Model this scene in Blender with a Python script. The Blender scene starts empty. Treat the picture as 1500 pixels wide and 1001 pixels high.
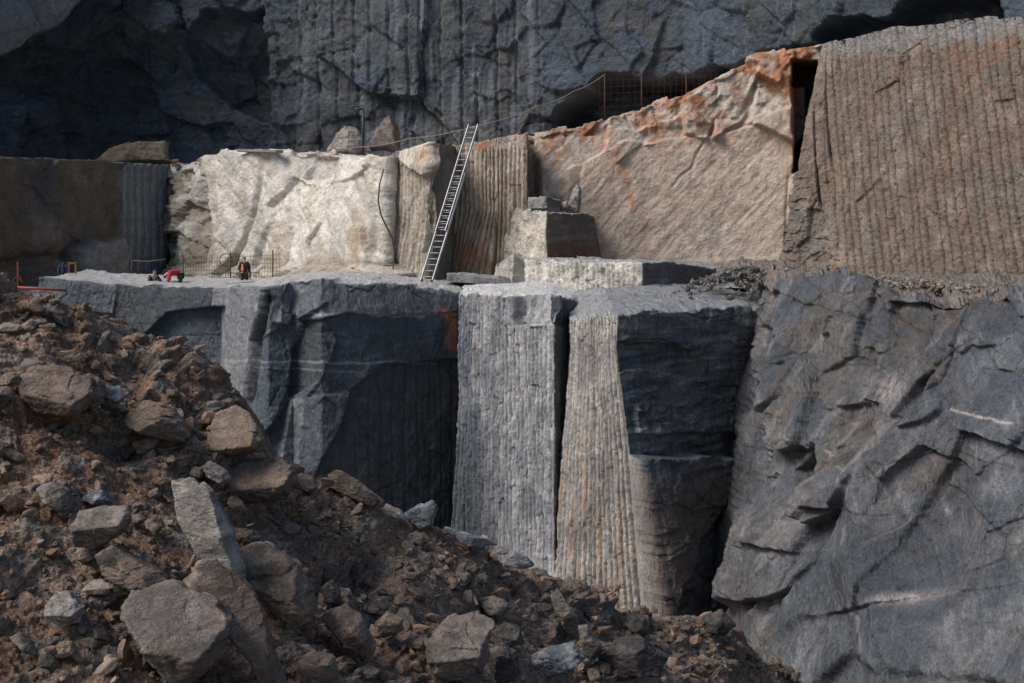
import bpy, bmesh, math, random
import numpy as np
from mathutils import Vector, Matrix

# ------------------------------------------------------------------ camera, sky, sun, exposure
SC = bpy.context.scene
COL = SC.collection
F, HV, CU = 2000.0, 300.0, 750.0            # focal length in photo pixels, horizon row, centre column
cam_d = bpy.data.cameras.new('camera'); cam = bpy.data.objects.new('camera', cam_d); COL.objects.link(cam)
cam.location = (0, 0, 0); cam.rotation_euler = (math.pi / 2, 0, 0)
cam_d.sensor_width = 36.0; cam_d.lens = F * 36.0 / 1500.0
cam_d.shift_y = -(500.5 - HV) / 1500.0
cam_d.clip_start = 0.1; cam_d.clip_end = 5000
SC.camera = cam
SUN_EL, SUN_AZ = math.radians(46), math.radians(-116)   # azimuth from +Y (view direction), negative = left
sd = Vector((math.sin(SUN_AZ) * math.cos(SUN_EL), math.cos(SUN_AZ) * math.cos(SUN_EL), math.sin(SUN_EL)))
W = bpy.data.worlds.new('World'); SC.world = W; W.use_nodes = True
wn = W.node_tree.nodes; wl = W.node_tree.links
sky = wn.new('ShaderNodeTexSky'); sky.sky_type = 'NISHITA'; sky.sun_disc = False
sky.sun_elevation = SUN_EL; sky.sun_rotation = SUN_AZ; sky.air_density = 1.0; sky.dust_density = 2.0; sky.ozone_density = 1.0
wl.new(sky.outputs[0], wn['Background'].inputs[0]); wn['Background'].inputs[1].default_value = 0.1
sun_d = bpy.data.lights.new('sun', 'SUN'); sun = bpy.data.objects.new('sun', sun_d); COL.objects.link(sun)
sun_d.energy = 3.1; sun_d.angle = math.radians(30); sun_d.color = (1.0, 0.95, 0.89)
sun.rotation_euler = sd.to_track_quat('Z', 'Y').to_euler(); sun.location = (-40, -20, 60)
SC.view_settings.view_transform = 'Standard'; SC.view_settings.look = 'None'
SC.view_settings.exposure = 0.12; SC.view_settings.gamma = 1.0
SC.render.engine = 'CYCLES'
rng = np.random.default_rng(7); random.seed(7)

# ------------------------------------------------------------------ numeric helpers
def P(u, v, Y): return ((u - CU) * Y / F, Y, -(v - HV) * Y / F)
LAT = np.random.default_rng(3).random((64, 64, 64)).astype(np.float32).ravel()
def vnoise(p, seed=0):
    p = np.asarray(p, np.float32) + np.float32(seed * 17.37 % 64)
    i = np.floor(p); f = p - i; i = i.astype(np.int32) & 63
    f = f * f * f * (f * (f * 6 - 15) + 10)
    j = (i + 1) & 63
    x0, x1 = i[:, 0] * 4096, j[:, 0] * 4096; y0, y1 = i[:, 1] * 64, j[:, 1] * 64; z0, z1 = i[:, 2], j[:, 2]
    fx, fy, fz = f[:, 0], f[:, 1], f[:, 2]
    def L(a, b, t): return a + (b - a) * t
    a = L(L(LAT[x0 + y0 + z0], LAT[x1 + y0 + z0], fx), L(LAT[x0 + y1 + z0], LAT[x1 + y1 + z0], fx), fy)
    b = L(L(LAT[x0 + y0 + z1], LAT[x1 + y0 + z1], fx), L(LAT[x0 + y1 + z1], LAT[x1 + y1 + z1], fx), fy)
    return L(a, b, fz) * 2 - 1
def fbm(p, size=1.0, octv=4, seed=0, gain=0.5, stretch=(1, 1, 1)):
    q = np.asarray(p, np.float32) / (size * np.array(stretch, np.float32)); o = np.zeros(len(q), np.float32); a = 1.0; tot = 0
    for k in range(octv):
        o += a * vnoise(q, seed + k * 5 + 1); tot += a; q = q * 2.03; a *= gain
    return o / tot
def ridged(p, size=1.0, octv=4, seed=0, gain=0.5, stretch=(1, 1, 1)):
    q = np.asarray(p, np.float32) / (size * np.array(stretch, np.float32)); o = np.zeros(len(q), np.float32); a = 1.0; tot = 0
    for k in range(octv):
        o += a * (1 - 2 * np.abs(vnoise(q, seed + k * 5 + 1))); tot += a; q = q * 2.07; a *= gain
    return o / tot
def hash2(i, j, seed):
    h = np.sin(i * 127.1 + j * 311.7 + seed * 74.7) * 43758.5453
    return h - np.floor(h)
def facets(a, b, size, seed=0, jit=0.9):
    """Voronoi cells with a random tilted plane in each: broken, flat chips.  returns height(-1..1), cell value, edge distance"""
    x = a / size; y = b / size; ix = np.floor(x); iy = np.floor(y)
    d1 = np.full(len(x), 9.0); d2 = d1.copy(); h = np.zeros(len(x)); cv = np.zeros(len(x))
    for dx in (-1, 0, 1):
        for dy in (-1, 0, 1):
            cx = ix + dx; cy = iy + dy
            px = cx + 0.5 + jit * (hash2(cx, cy, seed) - 0.5); py = cy + 0.5 + jit * (hash2(cx, cy, seed + 1) - 0.5)
            ex = x - px; ey = y - py; d = ex * ex + ey * ey
            r = hash2(cx, cy, seed + 2)
            pl = (r - 0.5) * 1.0 + ex * (hash2(cx, cy, seed + 3) - 0.5) * 1.8 + ey * (hash2(cx, cy, seed + 4) - 0.5) * 1.8
            n = d < d1
            d2 = np.where(n, d1, np.minimum(d2, d)); h = np.where(n, pl, h); cv = np.where(n, r, cv); d1 = np.where(n, d, d1)
    return h, cv, np.sqrt(d2) - np.sqrt(d1)
def chips(a, b, size, octv=3, seed=0, gain=0.5, wu=None):
    """angular fracture relief: flat chips upon flat chips"""
    o = np.zeros(len(a)); k_ = 1.0
    for k in range(octv):
        h = facets(a + k * 3.3, b - k * 1.7, size, seed + k * 7)[0]; o += h * k_; size *= .42; k_ *= gain
    return o
def joints(a, b, size, seed, width=.014, P_=None):
    """thin straight joint cracks along the borders of large cells, interrupted here and there"""
    e = facets(a, b, size, seed)[2]; m = np.exp(-(e / width) ** 2)
    return m * sstep(vnoise(np.stack([a, b, a * 0], 1) / (size * .45), seed), -.25, .15)
def plane_poly(c, poly, off, tu=0.0, tv=0.0, edge=1.6, wob=.5):
    """a flat facet inside a polygon: offset plus tilt (metres per 100 px)"""
    x = c.u + (c.wu - c.u) * wob; y = c.v + (c.wv - c.v) * wob; q = np.array(poly, float).mean(0)
    m = sstep(-sdpoly(x, y, poly), -edge, edge)
    return m * (off + tu * (c.u - q[0]) / 100 + tv * (c.v - q[1]) / 100), m
def sstep(x, a, b):
    t = np.clip((x - a) / (b - a), 0, 1); return t * t * (3 - 2 * t)
def sdpoly(u, v, poly):
    d = np.full(len(u), 1e9); ins = np.zeros(len(u), bool); n = len(poly)
    for k in range(n):
        ax, ay = poly[k]; bx, by = poly[(k + 1) % n]; ex, ey = bx - ax, by - ay
        t = np.clip(((u - ax) * ex + (v - ay) * ey) / (ex * ex + ey * ey + 1e-9), 0, 1)
        d = np.minimum(d, (u - ax - t * ex) ** 2 + (v - ay - t * ey) ** 2)
        c = ((ay > v) != (by > v)) & (u < (bx - ax) * (v - ay) / ((by - ay) if by != ay else 1e-9) + ax)
        ins ^= c
    d = np.sqrt(d); return np.where(ins, -d, d)
def sdline(u, v, pts):
    d = np.full(len(u), 1e9)
    for (ax, ay), (bx, by) in zip(pts[:-1], pts[1:]):
        ex, ey = bx - ax, by - ay
        t = np.clip(((u - ax) * ex + (v - ay) * ey) / (ex * ex + ey * ey + 1e-9), 0, 1)
        d = np.minimum(d, (u - ax - t * ex) ** 2 + (v - ay - t * ey) ** 2)
    return np.sqrt(d)
def blob(u, v, u0, v0, ru, rv, ang=0):
    c, s = math.cos(math.radians(ang)), math.sin(math.radians(ang))
    x = (u - u0) * c + (v - v0) * s; y = -(u - u0) * s + (v - v0) * c
    return np.exp(-((x / ru) ** 2 + (y / rv) ** 2))
def A(*c): return np.array(c, np.float32)
def mixc(c, col, m): return c + (np.asarray(col, np.float32) - c) * m[:, None]

PALE, BEIGE, TAN = A(.72, .67, .60), A(.36, .285, .215), A(.25, .19, .14)
RUST, RUST2 = A(.30, .115, .05), A(.20, .085, .045)
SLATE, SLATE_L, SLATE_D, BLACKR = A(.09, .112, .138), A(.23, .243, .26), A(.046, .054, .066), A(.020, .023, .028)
DUST_GLOW, BROWN, DIRT, DIRT_L = A(.52, .51, .50), A(.10, .08, .062), A(.25, .168, .124), A(.37, .265, .205)  # the bench-top dust is whitened to paint in the glow there

# ------------------------------------------------------------------ materials
def new_mat(name):
    m = bpy.data.materials.new(name); m.use_nodes = True
    return m, m.node_tree.nodes, m.node_tree.links, m.node_tree.nodes['Principled BSDF']
def rock_material(name, fine=0.10, strength=0.5, rough=0.75, spec=0.35, isl=False, speck=0.30, streak=(1, 1, 1)):
    """stone colour comes from the attribute 'stone' (weathering and stains computed per vertex), grain and fine relief from noise"""
    m, n, l, b = new_mat(name)
    def N(t, **kw):
        q = n.new(t)
        for k, v in kw.items(): q.inputs[k].default_value = v
        return q
    def rng_(src, a, b_, c, d):
        q = n.new('ShaderNodeMapRange')
        for k, v in zip((1, 2, 3, 4), (a, b_, c, d)): q.inputs[k].default_value = v
        l.new(src, q.inputs[0]); return q.outputs[0]
    def mul(a, b_):
        q = n.new('ShaderNodeMath'); q.operation = 'MULTIPLY'; l.new(a, q.inputs[0]); l.new(b_, q.inputs[1]) if not isinstance(b_, float) else setattr(q.inputs[1], 'default_value', b_); return q.outputs[0]
    def add(a, b_):
        q = n.new('ShaderNodeMath'); q.operation = 'ADD'; l.new(a, q.inputs[0]); l.new(b_, q.inputs[1]); return q.outputs[0]
    at = n.new('ShaderNodeAttribute'); at.attribute_name = 'stone'
    tc = n.new('ShaderNodeTexCoord'); mp = n.new('ShaderNodeMapping'); mp.inputs['Scale'].default_value = streak; l.new(tc.outputs['Object'], mp.inputs['Vector'])
    n1 = N('ShaderNodeTexNoise', Scale=1.0 / fine, Detail=5.0, Roughness=0.7); n2 = N('ShaderNodeTexNoise', Scale=0.2 / fine, Detail=6.0, Roughness=0.65); n3 = N('ShaderNodeTexNoise', Scale=2.6 / fine, Detail=3.0, Roughness=0.7)
    vo = N('ShaderNodeTexVoronoi', Scale=0.45 / fine); vo.distance = 'CHEBYCHEV'
    for q in (n1, n2, n3): l.new(mp.outputs[0], q.inputs['Vector'])
    wa = n.new('ShaderNodeVectorMath'); wa.operation = 'MULTIPLY_ADD'; wa.inputs[1].default_value = (fine * 2,) * 3; l.new(n1.outputs['Color'], wa.inputs[0]); l.new(mp.outputs[0], wa.inputs[2]); l.new(wa.outputs[0], vo.inputs['Vector'])
    f = mul(mul(rng_(n1.outputs['Fac'], .3, .7, 1 - speck, 1 + speck), rng_(n2.outputs['Fac'], .3, .7, .72, 1.28)), rng_(n3.outputs['Fac'], .32, .68, 1 - speck * .8, 1 + speck * .8))
    fl = rng_(n3.outputs['Fac'], .60, .72, 1.0, 1.45); f = mul(f, fl)
    if isl:
        ge = n.new('ShaderNodeNewGeometry'); oi = n.new('ShaderNodeObjectInfo')
        f = mul(mul(f, rng_(ge.outputs['Random Per Island'], 0, 1, .7, 1.3)), rng_(oi.outputs['Random'], 0, 1, .65, 1.35))
    mx = n.new('ShaderNodeVectorMath'); mx.operation = 'SCALE'; l.new(at.outputs['Color'], mx.inputs[0]); l.new(f, mx.inputs['Scale'])
    l.new(mx.outputs[0], b.inputs['Base Color'])
    h = add(add(n1.outputs['Fac'], mul(n2.outputs['Fac'], 2.2)), add(mul(vo.outputs['Distance'], 0.9), mul(n3.outputs['Fac'], .4)))
    bp = n.new('ShaderNodeBump'); bp.inputs['Strength'].default_value = strength; bp.inputs['Distance'].default_value = fine * 1.1
    l.new(h, bp.inputs['Height']); l.new(bp.outputs[0], b.inputs['Normal'])
    l.new(rng_(n2.outputs['Fac'], 0, 1, rough - .15, min(1, rough + .18)), b.inputs['Roughness']); b.inputs['Specular IOR Level'].default_value = spec
    return m
M_ROCK = rock_material('quarry_stone', 0.11, 0.7)
M_PALE = rock_material('pale_stone', 0.11, 0.7, speck=.16)
M_DRILLED = rock_material('drilled_stone', 0.10, 0.7, streak=(1.3, 1.3, .4))
M_SLATE = rock_material('damp_slate', 0.10, 0.75, rough=0.40, spec=0.6, speck=.40, streak=(1.3, 1.3, .6))
M_FAR = rock_material('far_slate', 0.17, 0.7, rough=0.55, spec=0.45, speck=.28)
M_HEAP = rock_material('earth_and_rubble', 0.045, 1.0, rough=0.9, spec=0.15, speck=0.6)
M_BOULDER = rock_material('boulder_stone', 0.05, 0.8, rough=0.75, spec=0.3, streak=(1, 1, 1.8))
M_STONES = rock_material('loose_stone', 0.04, 0.6, rough=0.8, spec=0.25, isl=True, speck=.4)
def plain(name, col, rough=0.6, metal=0.0, var=0.15, scale=8.0, bump=0.1):
    m, n, l, b = new_mat(name)
    tc = n.new('ShaderNodeTexCoord'); t = n.new('ShaderNodeTexNoise'); t.inputs['Scale'].default_value = scale; t.inputs['Detail'].default_value = 4
    l.new(tc.outputs['Object'], t.inputs['Vector'])
    r = n.new('ShaderNodeMapRange'); r.inputs[3].default_value = 1 - var * 2; r.inputs[4].default_value = 1 + var * 2; l.new(t.outputs['Fac'], r.inputs[0])
    mx = n.new('ShaderNodeVectorMath'); mx.operation = 'SCALE'; mx.inputs[0].default_value = col[:3]; l.new(r.outputs[0], mx.inputs['Scale'])
    l.new(mx.outputs[0], b.inputs['Base Color']); b.inputs['Roughness'].default_value = rough; b.inputs['Metallic'].default_value = metal
    bp = n.new('ShaderNodeBump'); bp.inputs['Strength'].default_value = bump; bp.inputs['Distance'].default_value = 0.02
    l.new(t.outputs['Fac'], bp.inputs['Height']); l.new(bp.outputs[0], b.inputs['Normal'])
    return m
M_ALU = plain('aluminium', (.33, .34, .36), 0.5, 0.5, 0.2, 4)
M_BLACK = plain('black_rubber', (.018, .018, .02), 0.5)
M_RUSTM = plain('rusty_steel', (.06, .036, .027), 0.85, 0.2, 0.3, 20)
M_ROPE = plain('pale_rope', (.30, .26, .19), 0.9)
M_ORANGE = plain('orange_paint', (.24, .075, .032), 0.7)
M_RED = plain('red_plastic', (.36, .05, .035), 0.6)
M_WOODR = plain('reddish_wood', (.33, .13, .06), 0.8, 0, .25, 15)
M_SKIN = plain('skin', (.42, .25, .18), 0.6)
M_NAVY = plain('navy_cloth', (.03, .045, .09), 0.9)
M_DARKC = plain('dark_cloth', (.02, .021, .025), 0.9)
M_REDC = plain('red_cloth', (.36, .03, .045), 0.9)
M_HIVIS = plain('orange_cloth', (.70, .16, .03), 0.85)
M_BLUEC = plain('blue_cloth', (.06, .12, .27), 0.8)
M_WOOD = plain('grey_wood', (.22, .19, .16), 0.85, 0, .25, 6)

# ------------------------------------------------------------------ object helpers
def put(ob, label=None, cat=None, group=None, kind=None, parent=None):
    if ob.name not in COL.objects: COL.objects.link(ob)
    if label: ob['label'] = label
    if cat: ob['category'] = cat
    if group: ob['group'] = group
    if kind: ob['kind'] = kind
    if parent: ob.parent = parent
    return ob
def empty(name, loc, label, cat, group=None, rz=0):
    e = bpy.data.objects.new(name, None); e.location = loc; e.rotation_euler = (0, 0, rz); e.empty_display_size = 0.2
    return put(e, label, cat, group)
def mesh_np(name, V, faces, col=None, mat=None, smooth=True):
    me = bpy.data.meshes.new(name); V = np.asarray(V, np.float32); faces = np.asarray(faces, np.int32); k = faces.shape[1]
    me.vertices.add(len(V)); me.vertices.foreach_set('co', V.ravel())
    me.loops.add(faces.size); me.loops.foreach_set('vertex_index', faces.ravel())
    me.polygons.add(len(faces)); me.polygons.foreach_set('loop_start', np.arange(0, faces.size, k, dtype=np.int32))
    me.polygons.foreach_set('use_smooth', np.full(len(faces), smooth))
    me.update(calc_edges=True)
    if col is not None:
        a = me.color_attributes.new('stone', 'FLOAT_COLOR', 'POINT')
        c = np.ones((len(V), 4), np.float32); c[:, :3] = np.clip(col, 0.004, 0.9); a.data.foreach_set('color', c.ravel())
    if mat: me.materials.append(mat)
    return me

class Ctx: pass
def grid_sheet(G, ncol, nrow):
    """G: rows(bottom->top) x cols(left->right) x 3 control points; returns dense positions"""
    G = np.asarray(G, float); N, M = G.shape[:2]
    cs = np.concatenate([[0.0]] + [j + np.arange(1, ncol[j] + 1) / ncol[j] for j in range(M - 1)])
    rs = np.concatenate([[0.0]] + [i + np.arange(1, nrow[i] + 1) / nrow[i] for i in range(N - 1)])
    j = np.minimum(cs.astype(int), M - 2); fj = (cs - j)[None, :, None]; i = np.minimum(rs.astype(int), N - 2); fi = (rs - i)[:, None, None]
    H = G[i] * (1 - fi) + G[i + 1] * fi
    return H[:, j] * (1 - fj) + H[:, j + 1] * fj, rs, cs
def blur(Q, n):
    for _ in range(n):
        R = Q.copy(); R[1:-1] = (Q[:-2] + 2 * Q[1:-1] + Q[2:]) / 4; Q = R
        R = Q.copy(); R[:, 1:-1] = (Q[:, :-2] + 2 * Q[:, 1:-1] + Q[:, 2:]) / 4; Q = R
    return Q
def sheet(name, G, ncol, nrow, shape, mat, round_n=3, kind='structure', label=None, cat=None, group=None, warp=0.12, seed=0, capr=None, chip=.10, captex=.06, dblur=0):
    Q, rs, cs = grid_sheet(G, ncol, nrow)
    Q = blur(Q, round_n)
    nr, nc = Q.shape[:2]
    dS = np.gradient(Q, axis=1); dT = np.gradient(Q, axis=0)
    Nn = np.cross(dS, dT); Nn /= np.linalg.norm(Nn, axis=2, keepdims=True) + 1e-9
    Nn = blur(Nn, 2); Nn /= np.linalg.norm(Nn, axis=2, keepdims=True) + 1e-9
    c = Ctx(); c.P = Q.reshape(-1, 3); c.N = Nn.reshape(-1, 3)
    y = np.maximum(c.P[:, 1], 1)
    c.u = CU + c.P[:, 0] * F / y; c.v = HV - c.P[:, 2] * F / y
    mid = np.linalg.norm(np.diff(Q, axis=1), axis=2).mean(0); c.s = np.tile(np.concatenate([[0], np.cumsum(mid)]), nr)
    c.r = np.repeat(rs, nc); c.c = np.tile(cs, nr); c.z = c.P[:, 2]
    wob = np.stack([fbm(c.P, 1.3, 3, 91 + k + seed) for k in range(3)], 1)
    c.wu = c.u + wob[:, 0] * 9 ; c.wv = c.v + wob[:, 2] * 9
    d, colr = shape(c)
    if dblur: d = blur(d.reshape(nr, nc, 1), dblur).ravel()
    if capr is not None:
        ie = int(np.searchsorted(rs, capr + 1e-6)) - 1; dg = d.reshape(nr, nc).copy(); Ng = Nn.copy(); Ng[..., 2] *= .12
        Ng[ie] = Ng[max(ie - 4, 0)]; Ng[ie + 1:] = Ng[ie]; Ng /= np.linalg.norm(Ng, axis=2, keepdims=True) + 1e-9
        dist = np.linalg.norm(Q - Q[ie][None], axis=2); dg[ie + 1:] = dg[ie] * np.clip(1 - dist[ie + 1:] / 1.6, 0, 1)
        se = c.s.reshape(nr, nc)[ie]; zc = (chips(se, se * 0 + .4, 1.6, 3, seed + 401, .4) - .25) * chip * 1.4
        lift = zc[None] * np.clip(1 - dist / np.where(np.arange(nr)[:, None] <= ie, .5, 2.0), 0, 1)
        tex = np.zeros((nr, nc)); X_ = Q[ie + 1:]; tex[ie + 1:] = (chips(X_[..., 0].ravel(), X_[..., 1].ravel(), .8, 2, 431) * captex).reshape(X_.shape[:2])
        d = dg.ravel(); c.N = Ng.reshape(-1, 3)
        V = c.P + c.N * d[:, None] + wob * warp; V[:, 2] += (lift + tex).ravel()
    else: V = c.P + c.N * d[:, None] + wob * warp
    idx = np.arange(nr * nc).reshape(nr, nc)
    fc = np.stack([idx[:-1, :-1], idx[:-1, 1:], idx[1:, 1:], idx[1:, :-1]], -1).reshape(-1, 4)
    ob = bpy.data.objects.new(name, mesh_np(name, V, fc, colr, mat))
    ob['_'] = 0; del ob['_']
    put(ob, label, cat, group, kind)
    return ob, V.reshape(nr, nc, 3)
def block(name, cols, step, shape, mat, back=4.0, top_back=8.0, top_rise=0.0, left=True, right=True, capn=14, **kw):
    """cols: list of columns, each a list of (u, v, Y) bottom -> top.  Adds returns on both sides and a top running back."""
    G = np.array([[P(*c[i]) for c in cols] for i in range(len(cols[0]))])
    px = np.array([[(c[i][0], c[i][1]) for c in cols] for i in range(len(cols[0]))], float)
    M, N = len(cols), len(cols[0])
    ncol = [max(2, int(max(np.hypot(*(px[i, j + 1] - px[i, j])) for i in range(N)) / step)) for j in range(M - 1)]
    nrow = [max(2, int(max(np.hypot(*(px[i + 1, j] - px[i, j])) for j in range(M)) / step)) for i in range(N - 1)]
    if px[0, :, 1].min() > 1200: nrow[0] = 90
    def pushed(a): b = a.copy(); b[..., 1] += back; return b
    if left: G = np.concatenate([pushed(G[:, :1]), G], 1); ncol = [max(4, int(back / .3))] + ncol
    if right: G = np.concatenate([G, pushed(G[:, -1:])], 1); ncol = ncol + [max(4, int(back / .3))]
    if top_back:
        T = G[-1:].copy(); T[..., 1] += top_back; T[..., 2] += top_rise
        if left: T[0, 0, 1] = max(T[0, 0, 1] - back, G[-1, 0, 1] + .1)
        if right: T[0, -1, 1] = max(T[0, -1, 1] - back, G[-1, -1, 1] + .1)
        G = np.concatenate([G, T], 0); nrow = nrow + [min(capn, max(6, int(top_back / .1)))]
    kw.setdefault('round_n', 1)
    return sheet(name, G, ncol, nrow, shape, mat, capr=(N - 1 if top_back else None), **kw)
def grooves(x, z, spacing, w, depth, seed=0, keep=0.75, jit=0.25, zl=2.0):
    """half-barrels of drill holes: depth profile and a mask, broken off here and there along their length"""
    k = np.floor(x / spacing); c = (k + 0.5 + jit * (hash2(k, k * 0 + 3, seed) - 0.5)) * spacing
    t = np.clip(1 - ((x - c) / w) ** 2, 0, 1)
    q = np.stack([k * 7.31 + seed, z / zl, k * 0], 1)
    pres = sstep(vnoise(q, seed) * 0.5 + 0.5, 1 - keep - .18, 1 - keep + .08)
    rib = hash2(k, k * 0 + 9, seed) - 0.5
    return -depth * np.sqrt(t) * pres, t * pres, rib

# ================================================================== THE QUARRY (structure)
def s_floor(c):
    d = fbm(c.P, 3, 5, 5) * 0.25
    col = np.tile(DIRT * .5, (len(d), 1)); return d, mixc(col, SLATE, sstep(fbm(c.P, 2, 3, 8), -.3, .3))
G = [[(-300, -60, -4.9 - 9.3), (0, -60, -14.2), (300, -60, -14.2)], [(-300, 90, -14.2), (0, 90, -14.2), (300, 90, -14.2)], [(-300, 320, -14.2), (0, 320, -14.2), (300, 320, -14.2)]]
sheet('pit_floor', G, [30, 30], [20, 10], s_floor, M_HEAP, round_n=0)

# ---- upper cliff: tall dark slate wall behind everything
def s_upper(c):
    Pw = c.P; u, v, wu, wv = c.u, c.v, c.wu, c.wv
    a, b = c.s + .35 * fbm(Pw, 2.5, 3, 11), c.z + .35 * fbm(Pw, 2.5, 3, 12)
    f1, cv1, e1 = facets(a + .45 * b, b * .75 - .2 * a, 6.5, 1); f2, cv2, e2 = facets(a + b * .5, b * 1.1, 2.6, 5)
    ch = chips(a - .3 * b, b * 1.1, 2.0, 3, 9, .38); jt = joints(a + .3 * b, b * .8 - .1 * a, 3.0, 181)
    drill = sstep(wu, 425, 445) * (1 - sstep(wu, 780, 800))
    drill2 = sstep(wu, 990, 1030) * (1 - sstep(wu, 1180, 1230)) * (1 - sstep(wv, 70, 110))
    smooth = sstep(wu, 775, 800) * (1 - sstep(wv, 90, 130))
    amp = 1 - 0.5 * smooth - 0.6 * drill
    d = amp * (f1 * 1.5 + f2 * 0.55) + ch * .30 * (1 - .25 * smooth - .4 * drill) + fbm(Pw, .5, 3, 15) * .04
    g, gm, rib = grooves(c.s + 0.02 * c.z, c.z, 1.15, 0.10, 0.22, 3, .8, .5, 5)
    D = np.maximum(drill, drill2 * .7)
    d += g * D + rib * .18 * drill
    lft = 1 - sstep(wu, 372, 400)
    d -= 1.8 * lft * sstep(wv, 20, 110) + 1.3 * sstep(-sdpoly(wu, wv, [(265, 60), (300, 15), (385, 10), (392, 180), (330, 150), (275, 110)]), -2, 4)
    tl = sstep(-sdpoly(wu, wv, [(-80, -80), (150, -80), (108, 0), (72, 42), (0, 82), (-80, 100)]), -2, 5)
    d = d * (1 - .6 * tl) + tl * 1.6
    cave = sstep(-sdpoly(wu, wv, [(802, 192), (815, 158), (850, 132), (890, 112), (955, 118), (1060, 100), (1170, 66), (1230, 60), (1230, 150), (1060, 230), (802, 260)]), -3, 8)
    d -= cave * 4.5
    cave2 = sstep(-sdpoly(wu, wv, [(1192, 52), (1205, 38), (1290, 22), (1350, -4), (1450, -6), (1455, 30), (1400, 90), (1200, 90)]), -3, 6)
    d -= cave2 * 2.5
    d -= jt * .12
    n = fbm(Pw, 4.5, 4, 31); n2 = fbm(Pw, .9, 4, 33); bd = fbm(Pw, .35, 4, 35, stretch=(5, 5, .8))
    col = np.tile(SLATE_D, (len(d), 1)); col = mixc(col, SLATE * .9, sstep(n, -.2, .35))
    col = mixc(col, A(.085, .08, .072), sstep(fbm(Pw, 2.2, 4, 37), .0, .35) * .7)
    col = mixc(col, col * 1.7, sstep(bd, .1, .45) * .7)
    col = mixc(col, A(.125, .122, .115), drill * sstep(n2, -.2, .3) * .7)
    col = mixc(col, A(.185, .17, .15), sstep(wv, 150, 215) * sstep(wu, 400, 500) * (1 - sstep(wu, 760, 800)) * sstep(n2, -.4, .2) * .8)
    col = mixc(col, A(.36, .37, .37), gm * D * sstep(n2, -.5, .2) * .6)
    col = mixc(col, A(.075, .098, .125), smooth * .5 * sstep(n2, -.3, .3))
    col = mixc(col, BLACKR, jt * .6); pw_ = fbm(Pw, .5, 3, 39, stretch=(1, 1, 12)); col = mixc(col, A(.19, .205, .22), sstep(pw_, .2, .45) * drill * .7)
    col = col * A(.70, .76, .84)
    col = mixc(col, A(.22, .22, .225), tl * .8)
    col = mixc(col, BLACKR, lft * (1 - tl) * sstep(n2, -.5, .3) * .25)
    return d, col
uc = [(-420, 62), (-120, 76), (180, 87), (400, 85.5), (600, 83), (800, 81), (1000, 78), (1200, 71), (1500, 59), (1850, 50)]
G = [[P(u, 300, y) for u, y in uc], [P(u, 215, y) for u, y in uc], [P(u, 60, y + .6) for u, y in uc], [P(u, -140, y + 1.8) for u, y in uc], [P(u, -420, y + 4) for u, y in uc],
     [tuple(np.array(P(u, -420, y + 4)) + np.array((0, 25, 1))) for u, y in uc]]
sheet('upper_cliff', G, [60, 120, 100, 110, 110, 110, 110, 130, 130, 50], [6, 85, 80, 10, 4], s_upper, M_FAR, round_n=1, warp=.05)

# ---- shadowed brown wall on the far left with a drilled strip
def s_brown(c):
    Pw = c.P; u, v, wu, wv = c.u, c.v, c.wu, c.wv
    strip = sstep(wu + (wv - 300) * .05, 178, 184)
    low = sstep(-sdpoly(wu, wv, [(100, 430), (102, 372), (130, 350), (170, 347), (200, 430)]), -2, 4)
    d = fbm(Pw, 3, 2, 41) * .15 + chips(c.s + .5 * c.z, c.z - .2 * c.s, 2.0, 3, 43) * .12 + ridged(np.stack([Pw[:, 0] + Pw[:, 1], Pw[:, 1] * 0, Pw[:, 2] - .5 * Pw[:, 1]], 1), 1.0, 4, 44, stretch=(2.5, 1, .45)) * .06
    g, gm, rib = grooves(c.s, c.z, .55, .16, .16, 7, .95, .15, 5)
    d = d * (1 - .5 * strip) + strip * (g - .25) + low * (.9 + .5 * g)
    d -= .5 * np.exp(-((wv - 382) / 9) ** 2) * (1 - low) * (1 - strip)
    n = fbm(Pw, 1.6, 5, 47)
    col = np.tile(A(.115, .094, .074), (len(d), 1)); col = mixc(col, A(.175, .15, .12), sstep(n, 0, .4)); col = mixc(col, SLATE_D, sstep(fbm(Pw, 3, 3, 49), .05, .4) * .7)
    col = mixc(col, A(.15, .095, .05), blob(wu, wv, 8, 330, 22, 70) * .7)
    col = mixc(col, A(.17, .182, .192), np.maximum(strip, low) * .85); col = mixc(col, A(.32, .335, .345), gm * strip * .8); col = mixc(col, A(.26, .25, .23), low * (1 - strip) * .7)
    return d, col
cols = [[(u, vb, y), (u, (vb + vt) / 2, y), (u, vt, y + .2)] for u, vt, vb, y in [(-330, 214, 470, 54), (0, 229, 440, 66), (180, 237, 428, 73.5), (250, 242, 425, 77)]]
block('shadowed_wall', cols, 2.0, s_brown, M_ROCK, left=False, back=3, top_back=18, warp=.05)

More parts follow.
